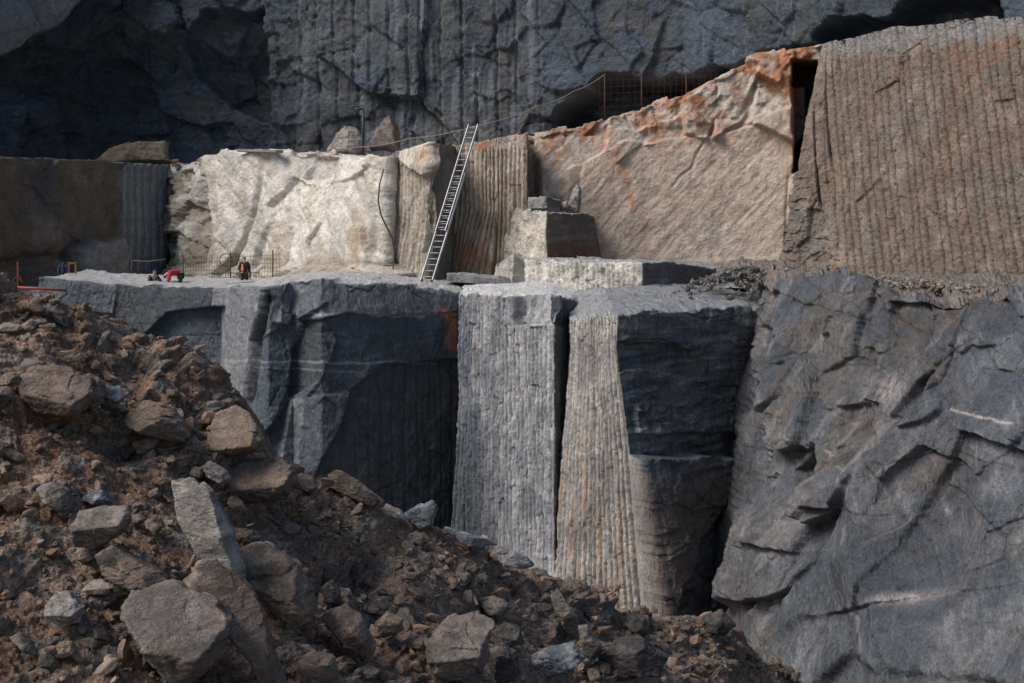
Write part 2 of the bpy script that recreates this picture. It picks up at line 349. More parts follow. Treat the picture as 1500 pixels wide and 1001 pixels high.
# ---- pale sunlit wall
def s_pale(c):
    Pw = c.P; u, v, wu, wv = c.u, c.v, c.wu, c.wv
    dg = c.s * .75 + c.z * .55; dh = -c.s * .55 + c.z * .8
    f1, cv1, e1 = facets(dg + .2 * fbm(Pw, 2, 3, 51), dh * .33 + .15 * fbm(Pw, 2, 3, 52), 2.1, 21); ch = chips(dg, dh * .4, .8, 3, 25)
    d = f1 * .75 + ch * .10 + fbm(Pw, .3, 3, 57) * .025
    lft = 1 - sstep(wu, 290 + (v - 240) * .1, 312 + (v - 240) * .12)
    d += lft * chips(c.s, c.z * .8, 1.4, 2, 29) * .5
    for pl_, o_, tu, tv in (([(335, 228), (395, 222), (380, 300), (352, 372), (318, 400), (330, 320)], .5, -.9, -.2), ([(398, 225), (462, 222), (440, 262), (400, 318), (372, 400), (352, 395), (385, 300)], .1, -.5, .1),
                          ([(470, 300), (500, 275), (556, 245), (560, 410), (440, 420), (450, 345)], .55, -.3, .3), ([(455, 228), (500, 228), (490, 255), (462, 268), (448, 262)], -.35, 0, .3), ([(503, 235), (553, 233), (550, 250), (505, 272), (490, 262)], .35, .3, .5)):
        q, m_ = plane_poly(c, pl_, o_, tu, tv, 1.8, .8); d = d * (1 - .35 * m_) + q
    d -= sstep(-sdpoly(wu, wv, [(395, 300), (430, 262), (455, 268), (430, 300), (402, 306)]), -1, 2) * .3
    edge = 1 - sstep(wu, 256, 270); d += edge * chips(c.s, c.z, .5, 2, 33) * .3
    d += sstep(wv, 388, 400) * (.5 + chips(c.s, c.z, .8, 2, 35) * .5)
    n = fbm(Pw, 1.2, 5, 59); st = fbm(np.stack([dg, dh * .25, c.z * 0], 1), .35, 4, 60)
    col = np.tile(PALE, (len(d), 1)); col = mixc(col, A(.56, .50, .42), sstep(n, .0, .4)); col = mixc(col, A(.48, .46, .445), sstep(fbm(Pw, 2.0, 4, 61), .08, .4) * .7); col = mixc(col, A(.40, .35, .28), sstep(st, .05, .4) * .6)
    col = mixc(col, A(.28, .235, .185), sstep(lft * (.6 + n), .3, .7) * .8); col = mixc(col, A(.13, .125, .12), edge * sstep(n, -.3, .2) * .8)
    col = mixc(col, A(.32, .20, .12), (blob(wu, wv, 490, 242, 22, 10) + blob(wu, wv, 543, 345, 12, 16) + blob(wu, wv, 545, 375, 10, 12)) * sstep(n, -.3, .2) * .7)
    col = mixc(col, A(.36, .31, .245), sstep(wv, 372, 385) * (.4 + .5 * sstep(n, -.2, .2)))
    return d, col
pw = [(248, 240, 77.5), (266, 240, 76.0), (300, 228, 74.3), (350, 219, 72), (460, 221, 67), (530, 226, 64), (568, 232, 62.6)]
cols = [[(u - 10 * (u < 300), 440, y - .6), (u, 330, y - .2), (u, vt, y + .5)] for u, vt, y in pw]
block('pale_wall', cols, 1.7, s_pale, M_PALE, back=4, top_back=12, warp=.08, chip=.2)

# ---- drilled pillar left of the ladder (grey left flank, beige drilled face, dark right flank)
def s_pillar(c):
    Pw = c.P; u, v, wu, wv = c.u, c.v, c.wu, c.wv
    d = chips(c.s, c.z * .6, .5, 3, 41) * .07 + fbm(Pw, .2, 3, 63) * .03
    face = sstep(u, 552, 556) * (1 - sstep(wu, 630, 634)); g, gm, rib = grooves(c.s, c.z, .26, .055, .11, 11, .75, .25, 1.2)
    d += g * face * sstep(wv, 240, 246)
    for pl_, o_, tu, tv in (([(585, 205), (640, 205), (640, 232), (628, 258), (612, 250), (590, 232)], .3, .3, .8), ([(626, 300), (636, 262), (648, 232), (672, 230), (672, 420), (640, 420), (620, 420)], -.25, .8, 0), ([(648, 232), (672, 225), (668, 280), (645, 300)], .4, -.5, .3)):
        q, m_ = plane_poly(c, pl_, o_, tu, tv, 1.5, .6); d += q
    n = fbm(Pw, .9, 4, 65)
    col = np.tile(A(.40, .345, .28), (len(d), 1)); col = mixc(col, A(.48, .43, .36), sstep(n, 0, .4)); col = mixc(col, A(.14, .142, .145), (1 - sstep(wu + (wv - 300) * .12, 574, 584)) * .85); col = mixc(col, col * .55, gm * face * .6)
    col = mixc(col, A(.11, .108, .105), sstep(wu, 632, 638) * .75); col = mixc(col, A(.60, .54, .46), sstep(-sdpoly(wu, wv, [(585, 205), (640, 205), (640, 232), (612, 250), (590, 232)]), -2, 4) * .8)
    col = mixc(col, RUST * 1.2, blob(wu, wv, 632, 226, 14, 8, -30) * .6 * sstep(n, -.4, .2))
    return d, col
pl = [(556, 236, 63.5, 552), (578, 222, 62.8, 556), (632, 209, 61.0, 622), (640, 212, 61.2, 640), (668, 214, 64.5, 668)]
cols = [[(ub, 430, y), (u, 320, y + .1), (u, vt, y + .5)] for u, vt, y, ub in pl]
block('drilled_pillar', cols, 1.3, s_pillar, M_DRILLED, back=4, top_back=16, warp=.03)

# ---- drilled face right of the ladder
def s_drill(c):
    Pw = c.P; u, v, wu, wv = c.u, c.v, c.wu, c.wv
    d = chips(c.s, c.z * .5, .5, 3, 45) * .06 + fbm(Pw, .2, 3, 67) * .03
    g, gm, rib = grooves(c.s, c.z, .24, .055, .12, 13, .8, .25, 1.5)
    d += (g + rib * .04) * sstep(wv, 214, 222)
    d -= np.exp(-((u - 727 - (v - 300) * -.02) / 2.0) ** 2) * .3 * sstep(wv, 300, 340)
    n = fbm(Pw, .9, 4, 69); nv = fbm(Pw, .35, 3, 70, stretch=(1, 1, 4))
    col = np.tile(A(.37, .30, .23), (len(d), 1)); col = mixc(col, A(.48, .41, .33), sstep(n, -.1, .35)); col = mixc(col, A(.27, .21, .155), sstep(nv, .1, .4) * .6); col = mixc(col, col * .5, gm * .55)
    col = mixc(col, A(.20, .14, .095), (1 - sstep(wu, 662, 690)) * .6)
    col = mixc(col, RUST * 1.25, (blob(wu, wv, 697, 382, 22, 26) + blob(wu, wv, 715, 360, 6, 30) * .5 + blob(wu, wv, 700, 208, 35, 8)) * sstep(nv, -.3, .1) * .75)
    return d, col
cols = [[(ub, 425, y), (u, 310, y), (u, vt, y + .4)] for u, vt, y, ub in [(655, 214, 64.6, 650), (706, 206, 63.6, 668), (735, 200, 63.2, 730), (772, 196, 62.6, 770)]]
block('drilled_face', cols, 1.25, s_drill, M_DRILLED, back=5, top_back=16, warp=.03)

# ---- long smooth beige wall
def s_smooth(c):
    Pw = c.P; u, v, wu, wv = c.u, c.v, c.wu, c.wv
    q = np.stack([c.s * .7 - c.z * .7, c.s * .2 + c.z * .2, Pw[:, 1] * .2], 1)
    up_line = 205 - (wu - 790) * .10; upper = 1 - sstep(wv, up_line - 4, up_line + 4)
    ch = chips(c.s + .3 * c.z, c.z * .8, 1.6, 3, 51)
    d = ridged(q, .8, 4, 73, stretch=(.4, 1, 1)) * .035 + chips(c.s * .7 - c.z * .7, c.s * .25 + c.z * .3, .5, 2, 77) * .025 + fbm(Pw, 5, 2, 75) * .2 + upper * (ch * .32)
    for pl_, o_, tu, tv in (([(855, 240), (885, 218), (945, 206), (1040, 200), (1100, 186), (1165, 150), (1235, 230), (1235, 430), (842, 430), (848, 310)], .22, .05, -.1), ([(828, 250), (856, 238), (848, 312), (826, 316)], .2, -1.2, 0), ([(893, 172), (946, 162), (950, 196), (936, 216), (905, 238), (885, 216)], .12, -.4, .2),
                          ([(952, 168), (1000, 150), (1002, 196), (945, 210)], .0, -.4, .2), ([(1050, 112), (1090, 92), (1108, 130), (1088, 176), (1044, 205)], .15, -.5, .4), ([(1092, 92), (1165, 70), (1166, 206), (1095, 182), (1110, 130)], .38, .1, .2), ([(1000, 150), (1047, 110), (1047, 170), (1036, 206), (1003, 196)], .35, -.2, .2)):
        a_, m_ = plane_poly(c, pl_, o_, tu, tv, 1.6, .7); d += a_
    d -= np.exp(-(sdline(wu, wv, [(1036, 206), (1015, 240), (985, 275)]) / 1.5) ** 2) * .10
    nt = sstep(-sdpoly(u, v, [(762, 190), (789, 190), (793, 292), (778, 292), (775, 236), (762, 236)]), -1, 1); d -= nt * 2.0
    d -= sstep(-sdpoly(wu, wv, [(1161, 92), (1225, 88), (1225, 190), (1164, 250)]), -1, 1) * (3.2 - 1.9 * sstep(-sdpoly(wu, wv, [(1150, 118), (1184, 116), (1182, 190), (1160, 215)]), -1, 1)) * (c.c < 7.9)
    d += sstep(wv, 376, 384) * .3
    d -= np.exp(-((u - 1148 - (390 - v) * .05) / 1.3) ** 2) * .2 * sstep(wv, 250, 260)
    n = fbm(Pw, 1.0, 5, 79); n2 = fbm(Pw, 2.6, 4, 81); qs = fbm(q, .4, 4, 83, stretch=(.3, 1, 1))
    col = np.tile(A(.49, .39, .315), (len(d), 1)); col = mixc(col, A(.57, .48, .40), sstep(n, 0, .4) * .8); col = mixc(col, A(.28, .235, .19), sstep(qs, .05, .4) * .7)
    col = mixc(col, A(.33, .305, .28), sstep(n2, .05, .4) * .8 * sstep(wv, 300, 380))
    col = mixc(col, A(.48, .43, .37), sstep(-sdpoly(wu, wv, [(890, 175), (945, 165), (950, 215), (900, 240), (880, 215)]), -6, 14) * .6)
    r = upper * sstep(n, -.3, .2) * .6 + blob(wu, wv, 1110, 145, 60, 55) * .75 * sstep(n, -.35, .15) + np.exp(-(sdline(wu, wv, [(890, 190), (905, 240), (925, 300)]) / 6) ** 2) * .45 + blob(wu, wv, 945, 355, 12, 30) * .3
    r += np.exp(-(sdline(wu, wv, [(1157, 298), (1162, 330), (1172, 365)]) / 5) ** 2) * .7 + blob(wu, wv, 1160, 110, 20, 70) * .8 + blob(wu, wv, 1000, 190, 50, 20) * .35
    dt = wv - np.interp(wu, [758, 850, 945, 1000, 1060, 1110, 1165, 1230], [194, 185, 158, 140, 108, 84, 68, 60]); run = fbm(Pw, .22, 3, 86, stretch=(1, 1, 9)); r = r + np.exp(-np.clip(dt, 0, 999) / 70) * sstep(run, .0, .35) * .9
    col = mixc(col, RUST * 1.3, np.clip(r * sstep(fbm(Pw, .6, 3, 85), -.5, .2), 0, .85)); col = mixc(col, A(.50, .47, .42), upper * sstep(n2, .1, .3) * .5)
    col = mixc(col, A(.24, .21, .18), sstep(wv, 368, 384) * .6)
    col = mixc(col, A(.06, .042, .034), sstep(-sdpoly(u, v, [(1160, 88), (1225, 84), (1225, 190), (1164, 250)]), -1, 2) * .8)  # shade inside the deep notch, painted into the colour
    return d, col
sw = [(758, 194, 65.2), (850, 185, 65.5), (945, 158, 66), (1000, 140, 66), (1060, 108, 66), (1110, 84, 65.8), (1165, 68, 65.5), (1230, 60, 65)]
cols = [[(u, 425, y - 1.2), (u, 260, y - .2), (u, vt, y + .6)] for u, vt, y in sw]
block('smooth_beige_wall', cols, 1.7, s_smooth, M_PALE, back=3, top_back=16, warp=.06, chip=.22, dblur=1)

# ---- tall drilled wall on the right, turning toward the viewer
def s_right(c):
    Pw = c.P; u, v, wu, wv = c.u, c.v, c.wu, c.wv
    x = c.s + .20 * c.z; dq = x * .8 - c.z * .6; dr = x * .5 + c.z * .5
    ch = chips(dq, dr * .7, .38, 2, 61); d = ch * .05 + chips(c.s, c.z * .7, 2.5, 1, 64) * .12 + fbm(Pw, .12, 2, 66) * .02
    g, gm, rib = grooves(x, c.z, .58, .075, .34, 17, .97, .5, 7)
    wall = sstep(wu + (wv - 200) * .1, 1186, 1200)
    base = sstep(-sdpoly(wu, wv, [(1140, 250), (1176, 250), (1200, 300), (1225, 360), (1240, 440), (1120, 440), (1130, 330)]), -2, 3); wall = wall * (1 - base)
    d += (g + rib * .04) * wall
    d += base * (.1 + chips(c.s, c.z, 1.3, 3, 68) * .2) + sstep(wv, 410, 424) * (.3 + chips(c.s, c.z, .9, 3, 69) * .4)
    n = fbm(Pw, .8, 5, 93); n2 = fbm(Pw, 2.4, 4, 95)
    col = np.tile(A(.18, .142, .115), (len(d), 1)); col = mixc(col, A(.27, .215, .172), sstep(n, 0, .35) * .8); col = mixc(col, A(.17, .16, .155), sstep(n2, 0, .3) * .45)
    col = mixc(col, A(.035, .025, .02), sstep(gm, .05, .4) * wall * .9)  # groove shading painted in as dark lines
    rr = np.exp(-(sdline(wu, wv, [(1350, 55), (1390, 90), (1440, 95), (1500, 60)]) / 14) ** 2) * .7 + blob(wu, wv, 1425, 110, 50, 30) * .4 + blob(wu, wv, 1300, 95, 40, 20) * .3
    run = fbm(Pw, .25, 3, 96, stretch=(1, 1, 9)); rr = rr + np.exp(-np.clip(wv - 40, 0, 999) / 150) * sstep(run, .1, .4) * .6
    col = mixc(col, RUST * .8, np.clip(rr * sstep(n, -.3, .25), 0, .7) * .55)
    col = mixc(col, A(.19, .10, .065), sstep(fbm(Pw, 1.4, 4, 98), .05, .45) * .3)
    col = mixc(col, A(.27, .28, .29), (1 - sstep(wv, 40 + (1500 - wu) * .1, 62 + (1500 - wu) * .12)) * .55)
    col = mixc(col, A(.34, .33, .32), sstep(wv, 395, 425) * sstep(n, -.2, .2) * .6)
    return d, col
rw = [(1203, 66, 63.4, 1140, 412), (1225, 60, 62.4, 1205, 420), (1290, 46, 59.2, 1280, 424), (1400, 28, 54.6, 1395, 432), (1490, 22, 51.2, 1490, 438), (1640, 8, 46.5, 1640, 452)]
cols = [[(ub, vb + 22, y - .8), (u + (ub - u) * .5, (vt + vb) / 2, y - .1), (u, vt, y + .7)] for u, vt, y, ub, vb in rw]
cols = [[(a_, b_, y_ + 3.5) for a_, b_, y_ in cols[0]]] + cols
block('drilled_right_wall', cols, 1.1, s_right, M_ROCK, left=False, back=3, top_back=12, top_rise=.4, warp=.03)

# ---- floor of the working bench
def s_bench(c):
    Pw = c.P; d = fbm(Pw, 1.5, 5, 101) * .10 + facets(c.P[:, 0], c.P[:, 1], 1.4, 71)[0] * .07
    n = fbm(Pw, 1.2, 5, 103); col = np.tile(A(.40, .40, .41), (len(d), 1)); col = mixc(col, A(.20, .20, .205), sstep(n, .05, .4)); col = mixc(col, A(.5, .47, .43), sstep(fbm(Pw, .6, 3, 105), .1, .4) * .6)
    return d, col
def bz(x, y, z): return (x, y, z)
bx = [-42, -24, -16, -9.5, -5, 0, 5, 12, 24]
fy = [52, 60, 60, 57.4, 58.5, 60.5, 57, 56, 50]
fz = [-4.3, -4.1, -4.0, -3.65, -3.45, -3.5, -3.5, -3.5, -3.4]
G = [[(x, y, z) for x, y, z in zip(bx, fy, fz)], [(x, 64, z + .02) for x, z in zip(bx, fz)], [(x, 84, z + .05) for x, z in zip(bx, fz)]]
sheet('bench_floor', G, [20, 50, 50, 50, 50, 50, 50, 30], [40, 20], s_bench, M_ROCK, round_n=2, warp=.05)

# ---- lower cliff, left part: dark facets, pale flute, scoops, dark recess
def s_lowleft(c):
    Pw = c.P; u, v, wu, wv = c.u, c.v, c.wu, c.wv
    d = chips(c.s + .2 * c.z, c.z, 1.1, 3, 81) * .05 + fbm(Pw, .3, 3, 115, stretch=(1.5, 1, .6)) * .02
    col = np.tile(SLATE * .95, (len(d), 1)); n = fbm(Pw, 1.3, 5, 119); ns = fbm(Pw, .4, 4, 121, stretch=(3, 1, .5)); nd = fbm(np.stack([c.s * .8 + c.z * .5, c.s * -.1 + c.z * .2, c.z * 0], 1), .4, 4, 122)
    col = mixc(col, SLATE_L * .75, sstep(n, .05, .5) * .6); col = mixc(col, SLATE_D, sstep(ns, .1, .4) * .5)
    D_, M_, L_, W_ = A(.036, .042, .051), A(.062, .08, .104), A(.115, .13, .15), A(.25, .257, .27)  # facet tones carry painted light: pale where lit, dark where turned away
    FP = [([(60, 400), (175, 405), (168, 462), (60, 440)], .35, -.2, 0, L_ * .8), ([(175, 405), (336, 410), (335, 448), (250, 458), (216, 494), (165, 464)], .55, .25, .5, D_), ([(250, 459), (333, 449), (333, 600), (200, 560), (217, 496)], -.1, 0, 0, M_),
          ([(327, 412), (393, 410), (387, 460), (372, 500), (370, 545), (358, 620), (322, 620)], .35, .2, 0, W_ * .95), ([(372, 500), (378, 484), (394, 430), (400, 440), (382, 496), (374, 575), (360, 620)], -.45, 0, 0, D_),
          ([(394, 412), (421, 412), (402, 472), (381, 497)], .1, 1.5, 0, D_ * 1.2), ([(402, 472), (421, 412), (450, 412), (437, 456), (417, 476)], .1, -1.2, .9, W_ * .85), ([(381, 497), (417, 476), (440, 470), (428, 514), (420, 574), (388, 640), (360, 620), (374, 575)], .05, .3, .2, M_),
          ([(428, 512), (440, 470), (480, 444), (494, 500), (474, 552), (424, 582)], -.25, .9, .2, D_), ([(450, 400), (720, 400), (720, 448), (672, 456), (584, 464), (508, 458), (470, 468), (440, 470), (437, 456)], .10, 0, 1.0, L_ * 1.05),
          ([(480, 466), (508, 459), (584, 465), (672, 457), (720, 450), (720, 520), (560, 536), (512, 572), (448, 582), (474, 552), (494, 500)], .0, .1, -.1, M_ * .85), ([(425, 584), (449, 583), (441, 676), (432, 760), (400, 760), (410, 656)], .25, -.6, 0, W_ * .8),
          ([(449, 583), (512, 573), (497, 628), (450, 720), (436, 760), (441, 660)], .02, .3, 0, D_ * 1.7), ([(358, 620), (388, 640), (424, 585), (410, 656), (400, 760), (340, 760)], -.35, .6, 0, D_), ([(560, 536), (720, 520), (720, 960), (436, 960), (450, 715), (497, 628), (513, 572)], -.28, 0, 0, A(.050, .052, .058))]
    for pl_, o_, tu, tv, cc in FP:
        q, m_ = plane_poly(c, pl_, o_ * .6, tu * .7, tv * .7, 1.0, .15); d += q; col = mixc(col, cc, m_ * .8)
    rec = sstep(-sdpoly(wu, wv, FP[-1][0]), -3, 6); jt = joints(c.s * .7 + .25 * c.z, c.z * .8, 2.2, 171); d -= jt * .06; col = mixc(col, BLACKR, jt * .7)
    g, gm, rib = grooves(c.s, c.z, .62, .07, .07, 21, .95, .2, 6); d += g * rec
    col = mixc(col, A(.12, .12, .122), rec * gm * sstep(n, -.4, .2) * .7)
    col = mixc(col, col * 1.8, sstep(nd, .15, .45) * .5 * (1 - rec)); col = mixc(col, col * .6, sstep(-ns, .1, .4) * .6)
    col = mixc(col, A(.50, .50, .50), np.exp(-(sdline(wu, wv, [(452, 463), (520, 459), (590, 465), (645, 458)]) / 1.5) ** 2) * .7)
    vein = np.exp(-((v - 529 - (u - 330) * .012 + (wv - v) * .2) / 1.4) ** 2) * sstep(u, 325, 335) + np.exp(-((v - 536 - (u - 330) * .05) / 1.2) ** 2) * sstep(u, 325, 335) * (1 - sstep(u, 500, 560)) * .6
    col = mixc(col, A(.40, .41, .42), vein * .6 * (1 - rec))
    col = mixc(col, RUST * 1.6, np.exp(-(sdline(wu, wv, [(650, 458), (664, 468), (664, 505)]) / 8) ** 2) * .8)
    return d, mixc(col, DUST_GLOW * 1.1, sstep(c.r, 2.0, 2.1) * .85)
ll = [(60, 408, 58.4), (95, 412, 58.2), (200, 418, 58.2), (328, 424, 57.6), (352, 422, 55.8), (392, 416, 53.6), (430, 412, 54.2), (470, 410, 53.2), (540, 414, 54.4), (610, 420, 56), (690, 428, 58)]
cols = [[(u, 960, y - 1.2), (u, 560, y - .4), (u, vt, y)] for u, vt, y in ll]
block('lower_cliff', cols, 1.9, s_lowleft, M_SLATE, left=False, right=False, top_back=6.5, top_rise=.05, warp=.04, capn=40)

# ---- lower drilled block: pale grey drilled face turned to the light
def s_low1(c):
    Pw = c.P; u, v, wu, wv = c.u, c.v, c.wu, c.wv
    d = chips(c.s, c.z * .5, .4, 3, 91) * .06 + fbm(Pw, .15, 3, 123) * .03
    g, gm, rib = grooves(c.s, c.z, .24, .055, .11, 23, .8, .3, 1.5)
    top = 1 - sstep(wv, 474, 480); face = (1 - sstep(u, 806, 812)); gk = face * (1 - top * sstep(wu, 742, 748)); d += (g + rib * .05) * gk
    for pl_, o_, tu, tv in (([(752, 400), (766, 400), (776, 478), (752, 480)], -.5, 0, 0), ([(766, 400), (800, 400), (812, 476), (777, 478)], -.15, -.8, .5), ([(800, 400), (870, 400), (870, 478), (812, 477)], -.5, .5, .3)):
        q, m_ = plane_poly(c, pl_, o_, tu, tv, 1.3, .7); d += q * face + q * .3 * (1 - face)
    n = fbm(Pw, .9, 4, 127); nv = fbm(Pw, .22, 4, 129, stretch=(1, 1, 6))
    col = np.tile(A(.28, .283, .30), (len(d), 1)); col = mixc(col, A(.46, .45, .45), sstep(nv, -.1, .3) * .85); col = mixc(col, A(.12, .13, .15), sstep(fbm(Pw, 1.6, 4, 131), 0, .4) * .55)
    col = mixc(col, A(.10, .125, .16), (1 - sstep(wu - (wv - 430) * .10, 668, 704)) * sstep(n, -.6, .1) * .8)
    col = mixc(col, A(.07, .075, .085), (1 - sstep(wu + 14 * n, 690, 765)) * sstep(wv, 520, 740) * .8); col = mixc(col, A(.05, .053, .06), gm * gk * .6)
    col = mixc(col, A(.06, .064, .072), sstep(u, 808, 814) * .8); return d, mixc(col, DUST_GLOW * 1.2, sstep(c.r, 2.0, 2.1) * .9)  # right return painted dark for the shade in the gap
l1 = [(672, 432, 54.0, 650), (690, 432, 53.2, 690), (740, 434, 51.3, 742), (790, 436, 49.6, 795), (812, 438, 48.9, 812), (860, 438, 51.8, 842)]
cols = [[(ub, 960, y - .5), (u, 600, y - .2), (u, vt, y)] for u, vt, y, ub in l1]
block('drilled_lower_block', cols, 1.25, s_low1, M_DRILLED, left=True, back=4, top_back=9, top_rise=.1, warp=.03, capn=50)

# ---- lower drilled column with its dark bedded right side and ledge
def s_low2(c):
    Pw = c.P; u, v, wu, wv = c.u, c.v, c.wu, c.wv
    side = sstep(c.c, 3.97, 4.04)
    g, gm, rib = grooves(c.s, c.z, .235, .055, .11, 27, .85, .3, 1.8)
    d = (1 - side) * (chips(c.s, c.z * .5, .4, 3, 95) * .05 + fbm(Pw, .15, 3, 133) * .03 + (g + rib * .05) * sstep(wv, 474, 482))
    d += side * sstep(c.c, 4.0, 4.6) * (chips(c.s * .6 + .15 * c.z, c.z * 1.1, 1.6, 3, 99, .4) * .16) + side * chips(c.s, c.z * .8, .7, 3, 98) * .06
    for pl_, o_, tu, tv in (([(900, 672), (1010, 668), (1180, 672), (1180, 1000), (900, 1000)], 1.25, .1, .25), ([(900, 502), (960, 500), (1012, 512), (1018, 556), (960, 542), (900, 540)], -.45, 0, 0), ([(930, 590), (1150, 572), (1150, 632), (930, 636)], .2, 0, .3),
                          ([(1045, 722), (1180, 690), (1180, 950), (935, 950), (955, 845), (985, 785)], -.5, .3, 0), ([(1020, 440), (1180, 440), (1180, 560), (1040, 570)], .25, .4, 0)):
        q, m_ = plane_poly(c, pl_, o_, tu, tv, 1.5, .7); d += q * side
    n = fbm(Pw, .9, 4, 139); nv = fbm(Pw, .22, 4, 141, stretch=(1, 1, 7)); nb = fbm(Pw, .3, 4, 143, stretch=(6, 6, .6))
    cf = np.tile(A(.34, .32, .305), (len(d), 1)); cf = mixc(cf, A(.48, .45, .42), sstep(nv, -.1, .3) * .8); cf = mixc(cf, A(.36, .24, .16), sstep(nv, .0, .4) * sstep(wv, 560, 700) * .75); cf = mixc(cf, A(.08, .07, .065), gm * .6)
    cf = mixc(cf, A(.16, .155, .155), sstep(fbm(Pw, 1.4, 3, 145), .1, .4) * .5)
    cs_ = np.tile(A(.12, .128, .14), (len(d), 1)); cs_ = mixc(cs_, A(.19, .165, .145), sstep(n, -.1, .35) * .5); cs_ = mixc(cs_, A(.24, .26, .285), sstep(nb, .05, .35) * .7); cs_ = mixc(cs_, BLACKR * 1.6, sstep(-nb, .1, .4) * .5)  # bedded side, coloured darker as the face turned from the sun
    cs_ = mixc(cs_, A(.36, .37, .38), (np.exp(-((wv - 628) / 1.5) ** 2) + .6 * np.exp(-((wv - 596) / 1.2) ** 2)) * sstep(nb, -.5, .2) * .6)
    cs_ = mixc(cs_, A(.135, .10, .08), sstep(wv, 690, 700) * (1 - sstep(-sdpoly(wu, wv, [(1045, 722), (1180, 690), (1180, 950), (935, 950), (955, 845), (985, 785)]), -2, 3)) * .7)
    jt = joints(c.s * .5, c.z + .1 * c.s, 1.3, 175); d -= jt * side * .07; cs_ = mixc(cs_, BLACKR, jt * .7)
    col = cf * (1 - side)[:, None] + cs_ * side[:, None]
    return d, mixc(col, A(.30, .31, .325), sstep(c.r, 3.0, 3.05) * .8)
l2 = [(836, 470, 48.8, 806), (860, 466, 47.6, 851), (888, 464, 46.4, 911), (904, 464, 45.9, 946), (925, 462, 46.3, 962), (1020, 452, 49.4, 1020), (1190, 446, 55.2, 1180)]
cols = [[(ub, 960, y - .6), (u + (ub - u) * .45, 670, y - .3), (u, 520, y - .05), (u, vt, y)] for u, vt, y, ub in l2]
block('drilled_lower_column', cols, 1.35, s_low2, M_DRILLED, left=True, right=False, back=5, top_back=7, top_rise=.55, warp=.03, capn=45)

